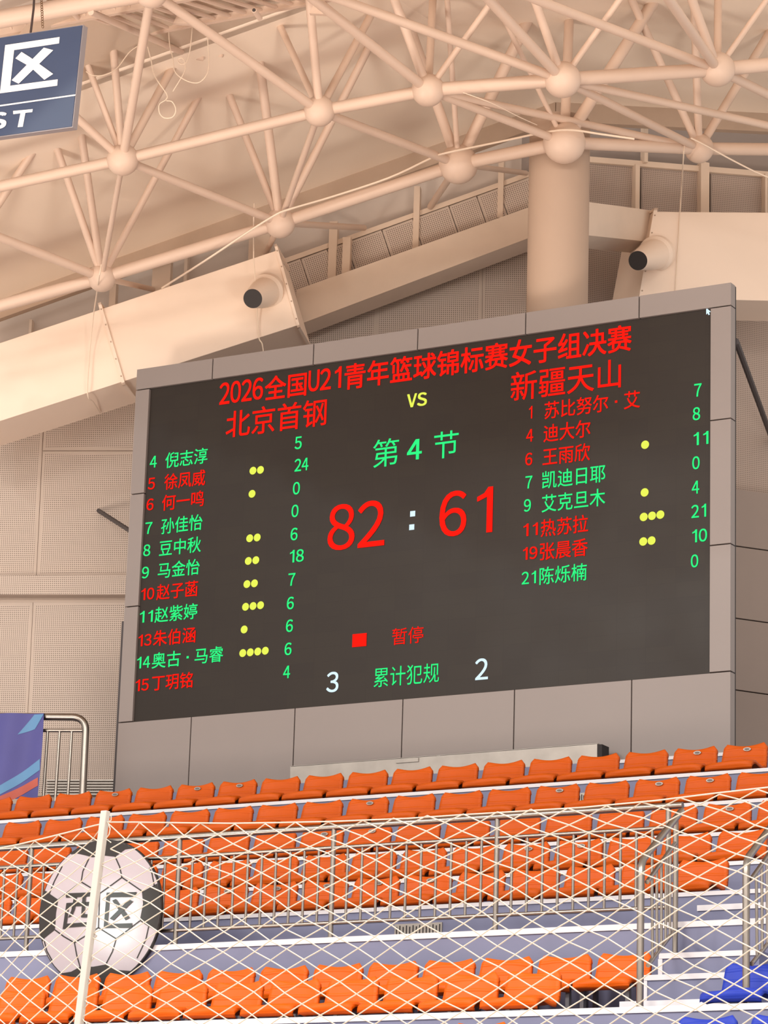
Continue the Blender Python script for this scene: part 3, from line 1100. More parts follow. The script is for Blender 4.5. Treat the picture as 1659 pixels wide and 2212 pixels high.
def seat_parts():
    T = [-1 + 2 * k / (NT - 1) for k in range(NT)]

    def grid(prof, wfun, zfun, yfun, flange):
        vs, fs = [], []
        cols = NT + 2
        for j, (y, z) in enumerate(prof):
            row = []
            for t in T:
                row.append(Vector((wfun(j) * t, y + yfun(j, t), z + zfun(j, t))))
            fl = flange(j)
            row = [row[0] + fl + Vector((-.004, 0, 0))] + row + [row[-1] + fl + Vector((.004, 0, 0))]
            vs += row
        for j in range(len(prof) - 1):
            for i in range(cols - 1):
                a = j * cols + i
                fs.append([a, a + 1, a + cols + 1, a + cols])
        return vs, fs

    # backrest: from the bend up and over the top edge
    bp = [(-.075, .098), (-.052, .125), (-.038, .165), (-.026, .21), (-.016, .255), (-.008, .295), (-.002, .325), (.006, .338), (.020, .340), (.032, .328), (.034, .30)]

    def bz(j, t):
        k = max(0, min(1, (bp[j][1] - .24) / .09)) if j < 9 else 1
        horn = .034 * abs(t) ** 1.8 - (.045 * max(0, abs(t) - .82) / .18 if abs(t) > .82 else 0) * (abs(t) - .82) / .18
        return k * (horn - .012)

    bw = lambda j: .226 - .016 * max(0, min(1, (bp[j][1] - .1) / .24))
    by = lambda j, t: -.022 * abs(t) ** 3
    back = grid(bp, bw, bz, by, lambda j: Vector((0, .034, -.004)) if j < 7 else Vector((0, max(.002, .032 - (j - 6) * .012), -.006)))
    # pan: from the underside of the front lip back to the bend
    sp_ = [(-.400, .020), (-.440, .030), (-.462, .052), (-.466, .078), (-.450, .100), (-.410, .106), (-.340, .098), (-.260, .086), (-.180, .078), (-.120, .080), (-.075, .098)]

    def sz(j, t):
        lip = 1 if 2 <= j <= 5 else (.6 if j > 5 else .3)
        w = .016 * abs(t) ** 3 if j > 4 else 0
        return w - lip * .012 * max(0, abs(t) - .7) / .3 * (1 if j <= 5 else 0) + (.010 * math.sin(t * 2.2 + .6) * (1 if 2 <= j <= 6 else 0))

    sw = lambda j: [.20, .215, .222, .226, .230, .232, .233, .232, .230, .228, .224][j]
    sy = lambda j, t: (.03 * abs(t) ** 4 if j <= 5 else 0) + (-.022 * abs(t) ** 3 if j == 10 else 0)
    pan = grid(sp_, sw, sz, sy, lambda j: Vector((0, .004, -.034)) if j > 2 else Vector((0, .02, 0)))
    return back, pan


BK, PN = seat_parts()


def mk(name, vf, m, sol=.010):
    me = bpy.data.meshes.new(name)
    me.from_pydata(vf[0], [], vf[1])
    me.materials.append(m)
    me.polygons.foreach_set('use_smooth', [True] * len(me.polygons))
    me.update()
    return me


MESH = {}
for nm, mm in (('orange', m_orange), ('orange_lit', m_orange_lit), ('blue', m_blue)):
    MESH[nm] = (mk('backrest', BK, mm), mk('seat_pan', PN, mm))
bm_ = MB()
n = 18
ell = lambda rx, rz, y: [Vector((.02 + rx * math.cos(2 * math.pi * k / n), y - .020 * (1 if True else 0), .292 + rz * math.sin(2 * math.pi * k / n))) for k in range(n)]
bm_.slab(ell(.038, .017, -.004), Vector((0, .012, 0)))
bm_.slab(ell(.026, .010, -.006), Vector((0, .003, 0)), 1)
badge_o = bm_.build('number_badge', [m_badge, m_badgeink], None, loc=(0, 0, 0))
badge_me = badge_o.data
bpy.data.objects.remove(badge_o)
leg = MB().box((-.20, -.36, -.213), (-.17, -.32, .07)).box((.17, -.36, -.213), (.20, -.32, .07)).box((-.22, -.37, .045), (.22, -.31, .07)).box((-.22, -.10, -.213), (-.19, -.06, .07)).box((.19, -.10, -.213), (.22, -.06, .07))
leg_o = leg.build('support_bracket', m_bracket, None, loc=(0, 0, 0))
leg_me = leg_o.data
bpy.data.objects.remove(leg_o)
proto = None


def place_seat(x, y, z, color, label, group, badge, legs):
    r = bpy.data.objects.new('stadium_seat', None)
    r.empty_display_size = .1
    COL.objects.link(r)
    r.location = (x, y, z)
    tag(r, label, 'seat', group)
    r.rotation_euler = (0, 0, random.uniform(-.012, .012))
    parts = []
    for nm, me in zip(('backrest', 'seat_pan'), MESH['orange_lit' if color == 'orange' and key in 'FGH' else color]):
        c = bpy.data.objects.new(nm, me)
        COL.objects.link(c)
        c.parent = r
        parts.append(c)
        so = c.modifiers.new('shell', 'SOLIDIFY')
        so.thickness = .008
        so.offset = -1
    if badge:
        c = bpy.data.objects.new('number_badge', badge_me)
        COL.objects.link(c)
        c.parent = parts[0]
        c['label'] = 'small oval number badge'
    if legs:
        c = bpy.data.objects.new('support_bracket', leg_me)
        COL.objects.link(c)
        c.parent = r
        c['label'] = 'grey metal bracket'
    return r


# name, horn plane Y, tread z, reference right-horn pixel, pitch, i range, phrase
ROWS = [
    ('A', 27.0, 5.440, (1030, 1645), .500, 'top row', {3, 5, 6, 16, 17}),
    ('B', 26.12, 4.993, (1039, 1706), .500, 'second row from the top', {8, 12, 14, 15}),
    ('C', 25.25, 4.557, (1055, 1772), .505, 'third row from the top', {7, 8, 15}),
    ('D', 24.4, 4.155, (1298, 1810), .500, 'fourth row from the top', {4, 11, 12}),
    ('E', 23.5, 3.772, (1087.7, 1888), .500, 'fifth row behind the railing', {3, 5, 6, 7, 8, 9}),
    ('F', 21.8, 2.800, (780, 2079), .494, 'row under the railing', set()),
    ('G', 21.05, 2.587, (814.6, 2113), .507, 'front row', set()),
    ('H', 20.25, 2.12, (1093, 2212), .50, 'cut-off row at the bottom edge', set()),
]
for key, Y, zt, ref, pitch, phrase, badges in ROWS:
    xr = onY(ref[0], ref[1], Y).x - 0.195
    seats = []
    for i in range(-24, 24):
        x = xr + pitch * i
        pr = project((x + .19, Y, zt + Z0 + .3))
        pl_ = project((x - .23, Y, zt + Z0 + .3))
        if pr[0] < 4 or pl_[0] > 1655:
            continue
        if key == 'E' and pr[0] > 1590:
            continue
        if key == 'F' and pr[0] > 1415:
            continue
        color = 'orange'
        if key == 'G':
            if 1230 < pr[0] < 1640:
                continue
            if pr[0] > 1600:
                color = 'blue'
        if key == 'H':
            if pr[0] < 1000 or 1110 < pr[0] < 1560:
                continue
            if pr[0] > 1200:
                color = 'blue'
        seats.append((x, color))
    if key == 'G':
        seats = [s_ for s_ in seats if s_[1] == 'orange'] + [(onY(1685, 2085, Y).x - .195, 'blue')]
    if key == 'H':
        seats = [s_ for s_ in seats if s_[1] == 'orange'] + [(onY(1587, 2196, Y).x - .195, 'blue'), (onY(1748, 2191, Y).x - .195, 'blue')]
    no = [s_ for s_ in seats if s_[1] == 'orange']
    k = 0
    kb = 0
    for j, (x, color) in enumerate(seats):
        if color == 'orange':
            if len(no) == 1:
                lab = 'orange plastic stadium seat cut off at the bottom edge'
            else:
                lab = '%s orange seat from the left in the %s' % (ORD[k], phrase)
            grp = 'orange seats in the ' + phrase
            k += 1
        else:
            grp = 'blue seats beside the stair'
            if key == 'G':
                lab = 'largest blue plastic seat, beside the stair under the right handrail'
            else:
                lab = ['blue plastic seat cut off by the bottom edge, below the stair', 'blue plastic seat sliver in the lower right corner'][kb]
                kb += 1
        place_seat(x, Y, zt + Z0, color, lab, grp, j in badges, key == 'F')

# ================================================================== RISER GRILLES
for lab, (x0, x1, ya, yb), Y in [('wide slotted metal vent grille in the blue riser behind the railing foot', (852, 955, 2019, 1992), 23.0),
                                 ('small pale slotted grille between two seats of the second row', (1248, 1270, 1736, 1712), 26.5)]:
    a, b = onY(x0, ya, Y - .01), onY(x1, yb, Y - .01)
    zb_, zt_ = min(a.z, b.z), max(a.z, b.z)
    if Y == 23.0:
        zb_ -= .09
    g_ = thing('vent_grille', ((a.x + b.x) / 2, Y, zb_), lab, 'vent grille')
    MB().box((a.x, Y - .012, zb_), (b.x, Y - .001, zt_)).build('plate', m_galv, g_)
    mb = MB()
    nn = max(4, int((b.x - a.x) / .03))
    for k in range(nn):
        x = a.x + .02 + (b.x - a.x - .04) * k / (nn - 1)
        dz = .02 if k % 2 else .035
        mb.box((x - .005, Y - .0135, zb_ + dz), (x + .005, Y - .012, zt_ - dz * .7))
    mb.build('slots', m_joint, g_)

# ================================================================== RAILINGS
RY = 22.12


def rp(x, y, Y=RY):
    return onY(x, y, Y)


zr = lambda x, y: rp(x, y).z
fr_ = thing('guard_railing', rp(718, 2035), 'long stainless steel balustrade along the walkway edge in front of the fifth seat row', 'railing')
topZ = (zr(500, 1802.5) + zr(1100, 1762)) / 2
midZ = (zr(500, 1845.6) + zr(1100, 1807.6)) / 2
lowZ = (zr(500, 2002) + zr(1100, 1978)) / 2
xl, xrr = rp(-40, 1845).x, rp(1462, 1740).x
MB().tube([(xl, RY, topZ), (xrr + .05, RY, topZ)], .026, 20).build('top_rail', m_steel, fr_, smooth=True)
MB().tube([(xl, RY, midZ), (xrr - .07, RY, midZ)], .0165, 14).build('middle_rail', m_steel, fr_, smooth=True)
MB().tube([(xl, RY, lowZ), (xrr - .07, RY, lowZ)], .0165, 14).build('bottom_rail', m_steel, fr_, smooth=True)
px_posts = [65, 385, 718, 1072, 1443]
pX = [rp(x, 1900).x for x in px_posts]
for x in pX:
    MB().tube([(x, RY, 3.396 + Z0), (x, RY, topZ)], .021, 16).tube([(x, RY, 3.397 + Z0), (x, RY, 3.41 + Z0)], .04, 16).build('post', m_steel, fr_, smooth=True)
allx = [pX[0] - (pX[1] - pX[0])] + pX
for a, b in zip(allx[:-1], allx[1:]):
    nn = 11
    for k in range(1, nn):
        x = a + (b - a) * k / nn
        if x < xl:
            continue
        MB().tube([(x, RY, lowZ), (x, RY, midZ - .01)], .0115, 10).build('baluster', m_steel, fr_, smooth=True)

# aisle handrails: run from the walkway down the stair towards the court
def aisle(label, top, bend, foot, lowtop, lowend, bot0, bot1, bals, backpost, Yn=20.75, Yf=22.0):
    a, b, c = onY(*top, Yf), onY(*bend, Yn), onY(*foot, Yn)
    x0 = (a.x + b.x) / 2 * 0 + b.x
    root = thing('stair_handrail', c, label, 'handrail')
    b2 = b + (a - b).normalized() * .10
    c0 = Vector((b.x, Yn, b.z - .10))
    pts = [a] + [a + (b2 - a) * .5] + arc(b2, b + Vector((0, 0, .0)), c0, 7) + [Vector((b.x, Yn, 2.6 + Z0))]
    MB().tube(pts, .0265, 18).build('handrail_pipe', m_steel, root, smooth=True)
    la, lb = onY(*lowtop, Yf - .05), onY(*lowend, Yn + .05)
    MB().tube([la, lb], .017, 14).build('middle_rail', m_steel, root, smooth=True)
    ba, bb = onY(*bot0, Yf - .05), onY(*bot1, Yn + .05)
    MB().tube([ba, bb], .017, 14).build('bottom_rail', m_steel, root, smooth=True)
    for k in range(1, bals + 1):
        t = k / (bals + 1)
        p, q = lb + (la - lb) * t, bb + (ba - bb) * t
        MB().tube([q, p], .011, 10).build('baluster', m_steel, root, smooth=True)
    if backpost:
        p = onY(*backpost[0], Yf - .02)
        q = onY(*backpost[1], Yf - .02)
        MB().tube([Vector((p.x, p.y, q.z)), p], .021, 16).build('post', m_steel, root, smooth=True)
    return root


aisle('left stainless stair handrail bending down beside the orange front seats', (1472, 1752), (1385, 1862), (1380, 2160),
      (1458, 1822), (1398, 1905), (1456, 2010), (1400, 2085), 5, ((1460, 1770), (1455, 2062)))
aisle('right stainless stair handrail cut by the right edge above the blue seat', (1700, 1740), (1612, 1858), (1605, 2090),
      (1690, 1805), (1622, 1900), (1690, 2000), (1624, 2082), 5, None)

# ================================================================== UPPER LEFT RAIL AND BANNER
QL = (onY(185, 1700, 28.05), nL)
lr = thing('landing_railing', on(180, 1720, QL), 'short stainless railing with three bars left of the scoreboard, above the top seats', 'railing')
zp = FZB
ptop, pb1 = on(-60, 1547, QL), on(158, 1549, QL)
pc = on(186, 1551, QL)
pe = on(185, 1580, QL)
pd = on(178, 1730, QL)
pd.z = zp
r_ = px2m(8, pc)
pe2 = Vector((pd.x, pd.y, pe.z)) * .0 + pe
MB().tube([ptop] + arc(pb1, pc, pe, 8) + [pd], r_, 18).build('top_rail', m_steel, lr, smooth=True)
MB().tube([on(-60, 1578, QL), on(184, 1578, QL)], px2m(4, pc), 12).build('middle_rail', m_steel, lr, smooth=True)
for x0, x1 in [(103, 93), (129, 119), (155, 146), (77, 67)]:
    a, b = on(x0, 1580, QL), on(x1, 1728, QL)
    MB().tube([a, Vector((b.x, b.y, zp))], px2m(3.3, a), 10).build('baluster', m_steel, lr, smooth=True)

BQ = (QL[0] + nL * .07, nL)
ban = MB()


def bp_(x, y, lift=0.0):
    p = on(x, y, BQ)
    return p + nL * (0.018 * math.sin(x * .075 + y * .012) + lift)


def bgrid(fn, nx, ny, mi, lift):
    vs, fs = [], []
    for j in range(ny + 1):
        for i in range(nx + 1):
            x, y = fn(i / nx, j / ny)
            vs.append(bp_(x, y, lift))
    for j in range(ny):
        for i in range(nx):
            a = j * (nx + 1) + i
            fs.append([a, a + 1, a + nx + 2, a + nx + 1])
    ban.add(vs, fs, mi)


bgrid(lambda u, v: (-70 + (165 - 13 * v ** 1.5) * u, 1541 + 184 * v), 28, 20, 0, 0)
bgrid(lambda u, v: (74 - 36 * v + (21 - (-33) * 0 + 16 * v) * u * (1 - .0 * v) + 0, 1543 + 44 * v - 12 * u * v), 6, 6, 1, .004)
bgrid(lambda u, v: (-70 + 157 * u, 1736 - 96 * u ** 1.15 + (16 + 8 * u) * v), 20, 2, 1, .004)
bgrid(lambda u, v: (-70 + 153 * u, 1756 - 76 * u + (22 - 4 * u) * v), 20, 2, 2, .004)
# cloth returns over the rail
vs = [bp_(-70 + 165 * k / 14, 1541) for k in range(15)] + [bp_(-70 + 165 * k / 14, 1541) - nL * .12 for k in range(15)]
ban.add(vs, [[k, k + 1, k + 16, k + 15] for k in range(14)], 0)
tag(ban.build('banner', [m_ban_p, m_ban_b, m_ban_o], None, smooth='all'), 'purple banner with light blue and orange streaks draped over the left railing', 'banner')

# ================================================================== FOOTBALL SIGN
BY = 22.0


def bs(cx, cy, lift=0.0):    # crop coordinates measured on a 4.1475x enlargement at (0, 1740)
    p = onY(cx / 4.1475, 1740 + cy / 4.1475, BY)
    return Vector((p.x, BY - lift, p.z))


ctr = bs(893, 958)
R = abs(bs(893, 308).z - ctr.z)
ball = thing('football_sign', (ctr.x, BY, ctr.z - R), 'round football shaped section sign hung on the left part of the railing', 'sign')
mb = MB()
n = 72
circ = lambda r, l: [Vector((ctr.x + r * math.cos(2 * math.pi * k / n), BY - l, ctr.z + r * math.sin(2 * math.pi * k / n))) for k in range(n)]
mb.slab(circ(R, 0.0), Vector((0, .03, 0)), 1)
mb.add(circ(R * .985, .003), [list(range(n))], 0)


def clip(p, k=0.985):
    d = Vector((p.x - ctr.x, 0, p.z - ctr.z))
    if d.length > R * k:
        d = d.normalized() * R * k
        return Vector((ctr.x + d.x, p.y, ctr.z + d.z))
    return p


def ringpatch(inner, a0, a1):
    """black patch between inner outline (crop px list) and the disc rim"""
    pts = [clip(bs(x, y, .006)) for x, y in inner]
    def ang(p):
        return math.atan2(p.z - ctr.z, p.x - ctr.x)
    s, e = ang(pts[-1]), ang(pts[0])
    while e - s > math.pi:
        e -= 2 * math.pi
    while e - s < -math.pi:
        e += 2 * math.pi
    rim = [Vector((ctr.x + R * .985 * math.cos(s + (e - s) * k / 10), BY - .006, ctr.z + R * .985 * math.sin(s + (e - s) * k / 10))) for k in range(11)]
    mb.add(pts + rim, [list(range(len(pts) + len(rim)))], 1)


ringpatch([(640, 440), (690, 430), (770, 448), (830, 465), (940, 450), (1035, 460), (1085, 425), (1125, 395), (1190, 385)], 0, 0)
ringpatch([(350, 1240), (395, 1195), (495, 1115), (505, 960), (525, 845), (445, 790), (420, 770)], 0, 0)
ringpatch([(1410, 700), (1275, 775), (1285, 880), (1255, 1035), (1335, 1085), (1400, 1120)], 0, 0)
ringpatch([(1180, 1500), (1065, 1475), (950, 1425), (840, 1445), (720, 1445), (640, 1490), (540, 1530)], 0, 0)
for pl_ in [[(730, 685), (640, 755), (525, 845)], [(730, 685), (812, 735), (895, 790)], [(895, 790), (1000, 715), (1095, 645)], [(1095, 645), (1190, 710), (1285, 775)],
            [(895, 790), (885, 1095)], [(885, 1095), (775, 1165), (670, 1230)], [(670, 1230), (575, 1175), (495, 1115)], [(885, 1095), (965, 1145), (1045, 1195)],
            [(1045, 1195), (1150, 1115), (1255, 1035)], [(730, 685), (745, 590), (800, 475)], [(1095, 645), (1075, 550), (1035, 460)], [(670, 1230), (690, 1340), (720, 1445)],
            [(1045, 1195), (1010, 1310), (950, 1425)], [(1340, 560), (1365, 610), (1385, 720)], [(560, 545), (490, 680), (445, 790)], [(395, 1195), (415, 1310), (450, 1420)],
            [(1335, 1085), (1310, 1200), (1230, 1370)]]:
    pp = [clip(bs(x, y, .006), .97) for x, y in pl_]
    for a, b in zip(pp[:-1], pp[1:]):
        t = (b - a).normalized()
        nn_ = Vector((-t.z, 0, t.x)) * .0055
        mb.add([a - nn_, b - nn_, b + nn_, a + nn_], [[0, 1, 2, 3]], 1)
disc = mb.build('printed_disc', [m_ball, m_black], ball)
disc['_o'] = ball['_o']


def fit_text(txt, corners, weight, parent, m, name, conv):
    """corners: bl, br, tl world points"""
    vs, fs = text_mesh(txt, weight)
    bl, br, tl = corners
    minx, maxx = min(v.x for v in vs), max(v.x for v in vs)
    miny, maxy = min(v.y for v in vs), max(v.y for v in vs)
    out = [bl + (br - bl) * ((v.x - minx) / (maxx - minx)) + (tl - bl) * ((v.y - miny) / (maxy - miny)) - Vector((0, v.z * .0004, 0)) for v in vs]
    MB().add(out, fs).build(name, m, parent)


for polys in ([[(592, 788), (850, 778), (850, 815), (596, 828)], [(600, 875), (835, 862), (833, 897), (604, 910)], [(600, 875), (628, 873), (596, 1108), (566, 1108)],
               [(808, 862), (835, 862), (812, 1085), (785, 1087)], [(575, 1062), (815, 1045), (812, 1080), (572, 1098)],
               [(668, 820), (694, 819), (676, 930), (652, 990), (615, 1008), (645, 940)], [(745, 815), (775, 814), (762, 975), (790, 975), (788, 1005), (732, 1005)]],
              [[(960, 782), (1228, 776), (1222, 820), (990, 824)], [(960, 782), (992, 782), (967, 1100), (932, 1100)], [(940, 1062), (1190, 1055), (1186, 1098), (934, 1100)],
               [(1010, 852), (1044, 838), (1168, 1008), (1130, 1030)], [(1160, 843), (1198, 860), (1022, 1032), (988, 1014)]]):
    mb = MB()
    for k, poly in enumerate(polys):
        mb.add([bs(x, y, .008 + .0005 * k) for x, y in poly], [list(range(len(poly)))])
    mb.build('lettering', m_black, disc)

# ================================================================== HANGING SIGN
HY = 21.5
h_tr, h_br = onY(183, 53, HY), onY(157, 275, HY)
h_tl, h_bl = onY(-235, 115, HY), onY(-262, 333, HY)
upv = (h_tr - h_br)
rtv = (h_br - h_bl)
# squared up in its own plane, hanging slightly crooked
rt = (rtv + (h_tr - h_tl)).normalized()
uph = Vector((-rt.z, 0, rt.x))
hh = upv.dot(uph)
wd = 2.15
TR = h_br + uph * hh
BR = h_br
BL, TL = BR - rt * wd, TR - rt * wd
hs = thing('hanging_sign', (TR + TL) / 2, 'dark blue hanging section sign with white lettering at the upper left edge', 'sign')
MB().slab([BL, BR, TR, TL], Vector((0, .07, 0))).build('sign_box', m_alu, hs)
ins = .008
MB().slab([BL + (rt + uph) * ins - Vector((0, .006, 0)), BR + (-rt + uph) * ins - Vector((0, .006, 0)), TR - (rt + uph) * ins - Vector((0, .006, 0)), TL + (rt - uph) * ins - Vector((0, .006, 0))], Vector((0, .006, 0))).build('sign_face', m_signblue, hs)
face = [o for o in hs.children if o.name.startswith('sign_face')][0]
face['_o'] = hs['_o']


def hp(x, y):      # crop coords, 3.95x at (0,0)
    p = onY(x / 3.95, y / 3.95, HY)
    return Vector((p.x, HY - .010, p.z))


mb = MB()
for li, poly in enumerate([[(50, 388), (514, 319), (509, 374), (126, 431), (92, 735), (498, 680), (494, 734), (5, 800)],
             [(380, 410), (460, 432), (165, 718), (105, 688)], [(190, 447), (262, 492), (460, 635), (385, 685), (265, 575), (138, 502)]]):
    vs = [hp(*p) - Vector((0, .001 * li, 0)) for p in poly]
    mb.add(vs, [list(range(len(vs)))])
mb.build('lettering', m_signwhite, face)
mb = MB()
vs = [hp(-900, 1028), hp(650, 808), hp(649, 820), hp(-900, 1042)]
mb.add(vs, [[0, 1, 2, 3]])
mb.build('divider_line', m_signwhite, face)
mb = MB()
for poly in [[(117, 950), (285, 934), (281, 960), (222, 966), (200, 1085), (156, 1088), (180, 970), (119, 978)]]:
    vs = [hp(*p) for p in poly]
    mb.add(vs, [list(range(len(vs)))])
mb.build('lettering', m_signwhite, face)
fit_text('S', [hp(-95, 1112), hp(55, 1098), hp(-80, 968)], .03, face, m_signwhite, 'lettering', None)
fit_text('WE', [hp(-470, 1160), hp(-150, 1118), hp(-440, 1015)], .03, face, m_signwhite, 'lettering', None)
fit_text('西', [hp(-760, 925), hp(-220, 838), hp(-720, 480)], .02, face, m_signwhite, 'lettering', None)
c0 = hp(242, 272)
c0.y = HY + .035
c1 = on(75, -30, PL(DW + 3.6))
MB().tube([c0, (c0 + c1) / 2 + Vector((.01, 0, 0)), c1], .011, 8).build('hanger_cable', m_cable, hs, smooth=True)
c0 = hp(345, 225)
c0.y = HY + .035
c1 = on(89, -20, PL(DW + 3.6))
mb = MB()
nl = 16
for k in range(nl):
    p = c0 + (c1 - c0) * (k + .5) / nl
    L = (c1 - c0).length / nl * .62
    ax = (c1 - c0).normalized()
    sd = Vector((1, 0, 0)) if k % 2 else Vector((.5, .8, 0))
    mb.tube([p + ax * L * math.cos(t * math.pi / 4) + sd * .012 * math.sin(t * math.pi / 4) for t in range(9)], .004, 5, False)
mb.build('hanger_chain', m_chain, hs)

# ================================================================== ROPES
def rope(label, pts, rpx, cat='rope', m=None):
    P = []
    for x, y, pl in pts:
        P.append(on(x, y, pl))
    # smooth (Catmull-Rom)
    Q = []
    for i in range(len(P) - 1):
        p0, p1, p2, p3 = P[max(0, i - 1)], P[i], P[i + 1], P[min(len(P) - 1, i + 2)]
        for k in range(5):
            t = k / 5
            Q.append(.5 * ((2 * p1) + (p2 - p0) * t + (2 * p0 - 5 * p1 + 4 * p2 - p3) * t * t + (3 * p1 - p0 - 3 * p2 + p3) * t ** 3))
    Q.append(P[-1])
    o = MB().tube(Q, px2m(rpx, P[0]), 6).build('rope', m or m_rope, None, smooth=True)
    return tag(o, label, cat)


b2 = PL(DW + .25)
rope('thick pale cable draped along the lower chord from left duct to the column', [(350, 622, PL(1.7)), (440, 565, PL(DW)), (530, 505, b2), (592, 466, PL(DW + .4)), (625, 452, PL(DW + .4)), (720, 424, b2), (840, 384, b2), (930, 342, b2), (965, 330, PL(DW + .45)), (1080, 306, PL(DW + .4)), (1180, 285, PL(DW + .7)), (1235, 281, PL(DW + .8)), (1300, 290, PL(DW + .8)), (1370, 300, PL(DW + .9))], 2.2, 'cable')
rope('rope from the left lower ball node tied around the sloping duct', [(219, 572, PL(DW + .45)), (214, 600, PL(DW + .4)), (208, 640, PL(2.5)), (204, 666, PL(1.95)), (201, 690, PL(1.75)), (194, 760, PL(1.6)), (189, 849, PL(1.57)), (201, 868, PL(1.3)), (216, 892, PL(.8))], 1.6)
rope('rope hanging past the left duct nozzle down to the scoreboard frame', [(549, 440, PL(DW + .3)), (548, 480, PL(DW + .2)), (548, 530, PL(2.0)), (548, 560, PL(1.85)), (551, 600, PL(1.75)), (556, 680, PL(1.56)), (559, 728, PL(1.54)), (566, 742, PL(1.54)), (569, 760, PL(1.5))], 1.5)
rope('thin rope hanging straight down in front of the right duct', [(1478, 316, PR(DW + .2)), (1476, 345, PR(DW + .1)), (1470, 440, PR(1.6)), (1464, 540, PR(1.52)), (1457, 655, PR(1.5))], 1.4)
rope('slack cable running from the right lower ball node to the right edge', [(1492, 298, PR(DW + .3)), (1520, 312, PR(DW + .3)), (1580, 345, PR(DW + .2)), (1640, 375, PR(DW + .1)), (1700, 398, PR(DW))], 1.8, 'cable')
rope('thin wire drooping below the upper chord near the column', [(1000, 200, PL(DW + 2.2)), (1060, 222, PL(DW + 2)), (1120, 252, PL(DW + 1.5)), (1160, 270, PL(DW + 1))], 1.0, 'wire')
cz = 3.95
q1 = PL(DW + 2.6)
rope('long looped cord dangling from the gusset of the cable tray', [(x / cz, y / cz, q1) for x, y in [(1465, 195), (1440, 250), (1450, 400), (1475, 500), (1488, 600), (1540, 660), (1640, 705), (1720, 690), (1780, 580), (1770, 300)]], 1.2, 'cord')
rope('cord hanging with a curl beside the looped cord', [(x / cz, y / cz, q1) for x, y in [(1640, 230), (1625, 400), (1600, 510), (1570, 545), (1530, 540), (1520, 505), (1560, 500), (1582, 570), (1560, 640), (1475, 780)]], 1.2, 'cord')
rope('cord ending in a round loop in front of the ceiling', [(x / cz, y / cz, q1) for x, y in [(1260, 400), (1290, 520), (1320, 650), (1420, 800), (1415, 850), (1360, 890), (1360, 960), (1400, 1005), (1470, 1000), (1500, 940), (1470, 870), (1420, 860)]], 1.2, 'cord')
rope('cord sagging between the blue sign and a web tube', [(x / cz, y / cz, q1) for x, y in [(735, 610), (800, 645), (900, 637), (1000, 580), (1100, 450), (1180, 390)]], 1.2, 'cord')

# ================================================================== NET
NY = 11.0
post_b, post_t = onY(168, 2230, NY), onY(228, 1752, NY)
gp = thing('net_post', (post_b.x, NY, 0), 'slim white square post holding up the net in front of the football sign', 'post')
ax = (post_t - post_b).normalized()
base = post_b + ax * (-(post_b.z) / ax.z)
hw = px2m(8.6, post_t) / .9 * .82
mb = MB()
sx, sy = Vector((hw, 0, 0)), Vector((0, hw, 0))
mb.box8([base - sx - sy, base + sx - sy, base + sx + sy, base - sx + sy, post_t - sx - sy, post_t + sx - sy, post_t + sx + sy, post_t - sx + sy])
mb.build('square_tube', m_post, gp, bevel=0.003)
MB().box((base.x - .12, NY - .12, 0.0), (base.x + .12, NY + .12, .012)).build('base_plate', m_post, gp)

top_r = [(231, 1776), (290, 1776), (400, 1777.5), (500, 1778.5), (600, 1777), (717, 1774.5), (880, 1768), (1000, 1760), (1100, 1754), (1261, 1744), (1420, 1729), (1540, 1714), (1647, 1702), (1760, 1690)]
top_l = [(-60, 1846), (0, 1832), (40, 1824), (90, 1812), (150, 1797), (205, 1783), (224, 1779)]


def topz(side):
    P = [onY(x, y, NY) for x, y in (top_r if side > 0 else top_l)]

    def f(X):
        for a, b in zip(P[:-1], P[1:]):
            if a.x <= X <= b.x:
                return a.z + (b.z - a.z) * (X - a.x) / (b.x - a.x)
        return P[0].z if X < P[0].x else P[-1].z
    return f, P


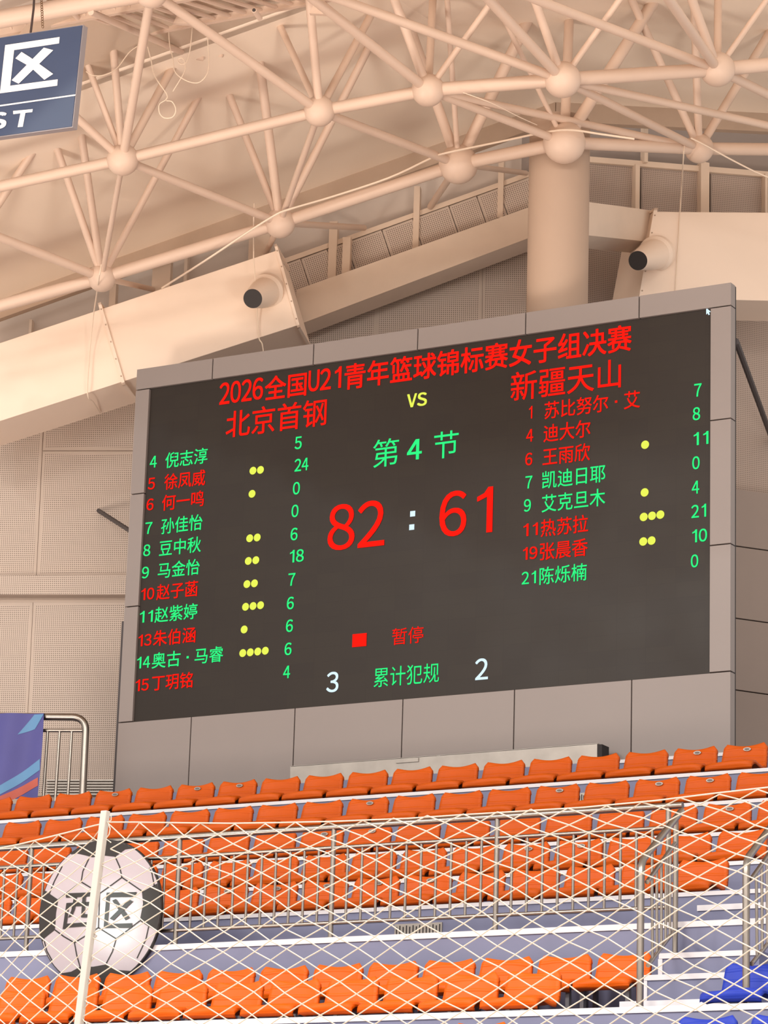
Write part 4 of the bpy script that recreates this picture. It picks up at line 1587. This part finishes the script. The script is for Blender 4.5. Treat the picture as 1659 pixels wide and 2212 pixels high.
net = thing('safety_net', (onY(830, 1900, NY).x, NY, 1.2), 'white diamond mesh safety net stretched across the foreground', 'net')
rr = px2m(1.35, post_t)
mb = MB()
for side in (1, -1):
    f, P = topz(side)
    Xp = P[0].x if side > 0 else P[-1].x
    dX = .1535 if side > 0 else .118
    lim = P[-1].x if side > 0 else P[0].x
    ncol = int(abs(lim - Xp) / dX) + 2
    halves = [0, .032, .064, .097, .130, .163, .197, .232, .268, .305, .343] + [.343 + .0425 * k for k in range(1, 30)]

    def node(c, k):
        # c counts half cells away from the post
        xo = Xp + side * dX * c / 2
        X = xo
        if side > 0:
            d = xo - Xp
            X = Xp + d + .03 * math.exp(-d / .25) * math.sin(k * .9)
            pinch = math.exp(-d / .45)
        else:
            d = Xp - xo
            pinch = math.exp(-d / .3) * .4
        drop = halves[min(k, len(halves) - 1)] * (1.06 if side < 0 else 1.0)
        base_x = X
        # the post leans: rows near it follow the lean
        Xs = X + ax.x / ax.z * (-(drop)) * pinch
        z = f(X) - drop - .05 * pinch * (1 if k > 0 else 0)
        ph = math.sin(c * 1.7 + k * 2.3) * .0022 + math.sin(c * .37 + k * .61) * .0035
        Yw = NY + .02 * math.sin(c * .21 + k * .17) * (1 - pinch) + .012 * math.sin(c * .9)
        return Vector((Xs + ph * .8, Yw, z + ph * (1 if k > 0 else .2)))
    kmax = 24 if side > 0 else 22
    for k in range(kmax):
        for c in range(0, ncol * 2 + 2):
            if (c + k) % 2:
                continue
            a = node(c, k)
            if c + 1 <= ncol * 2 + 1:
                mb.tube([a, node(c + 1, k + 1)], rr, 4, False)
            if c - 1 >= 0:
                mb.tube([a, node(c - 1, k + 1)], rr, 4, False)
mb.build('diamond_mesh', m_net, net)
mb = MB()
for side in (1, -1):
    f, P = topz(side)
    mb.tube(P, rr * 1.15, 6)
mb.build('top_rope', m_net, net)
tie = [onY(x, y, NY - .04) for x, y in [(240, 1758), (240, 1772), (233, 1776), (238, 1790), (236, 1802), (229, 1812), (240, 1820)]]
MB().tube(tie, rr * .9, 5).build('tie_cord', m_net, net)

for o in list(COL.objects):
    if '_o' in o:
        del o['_o']
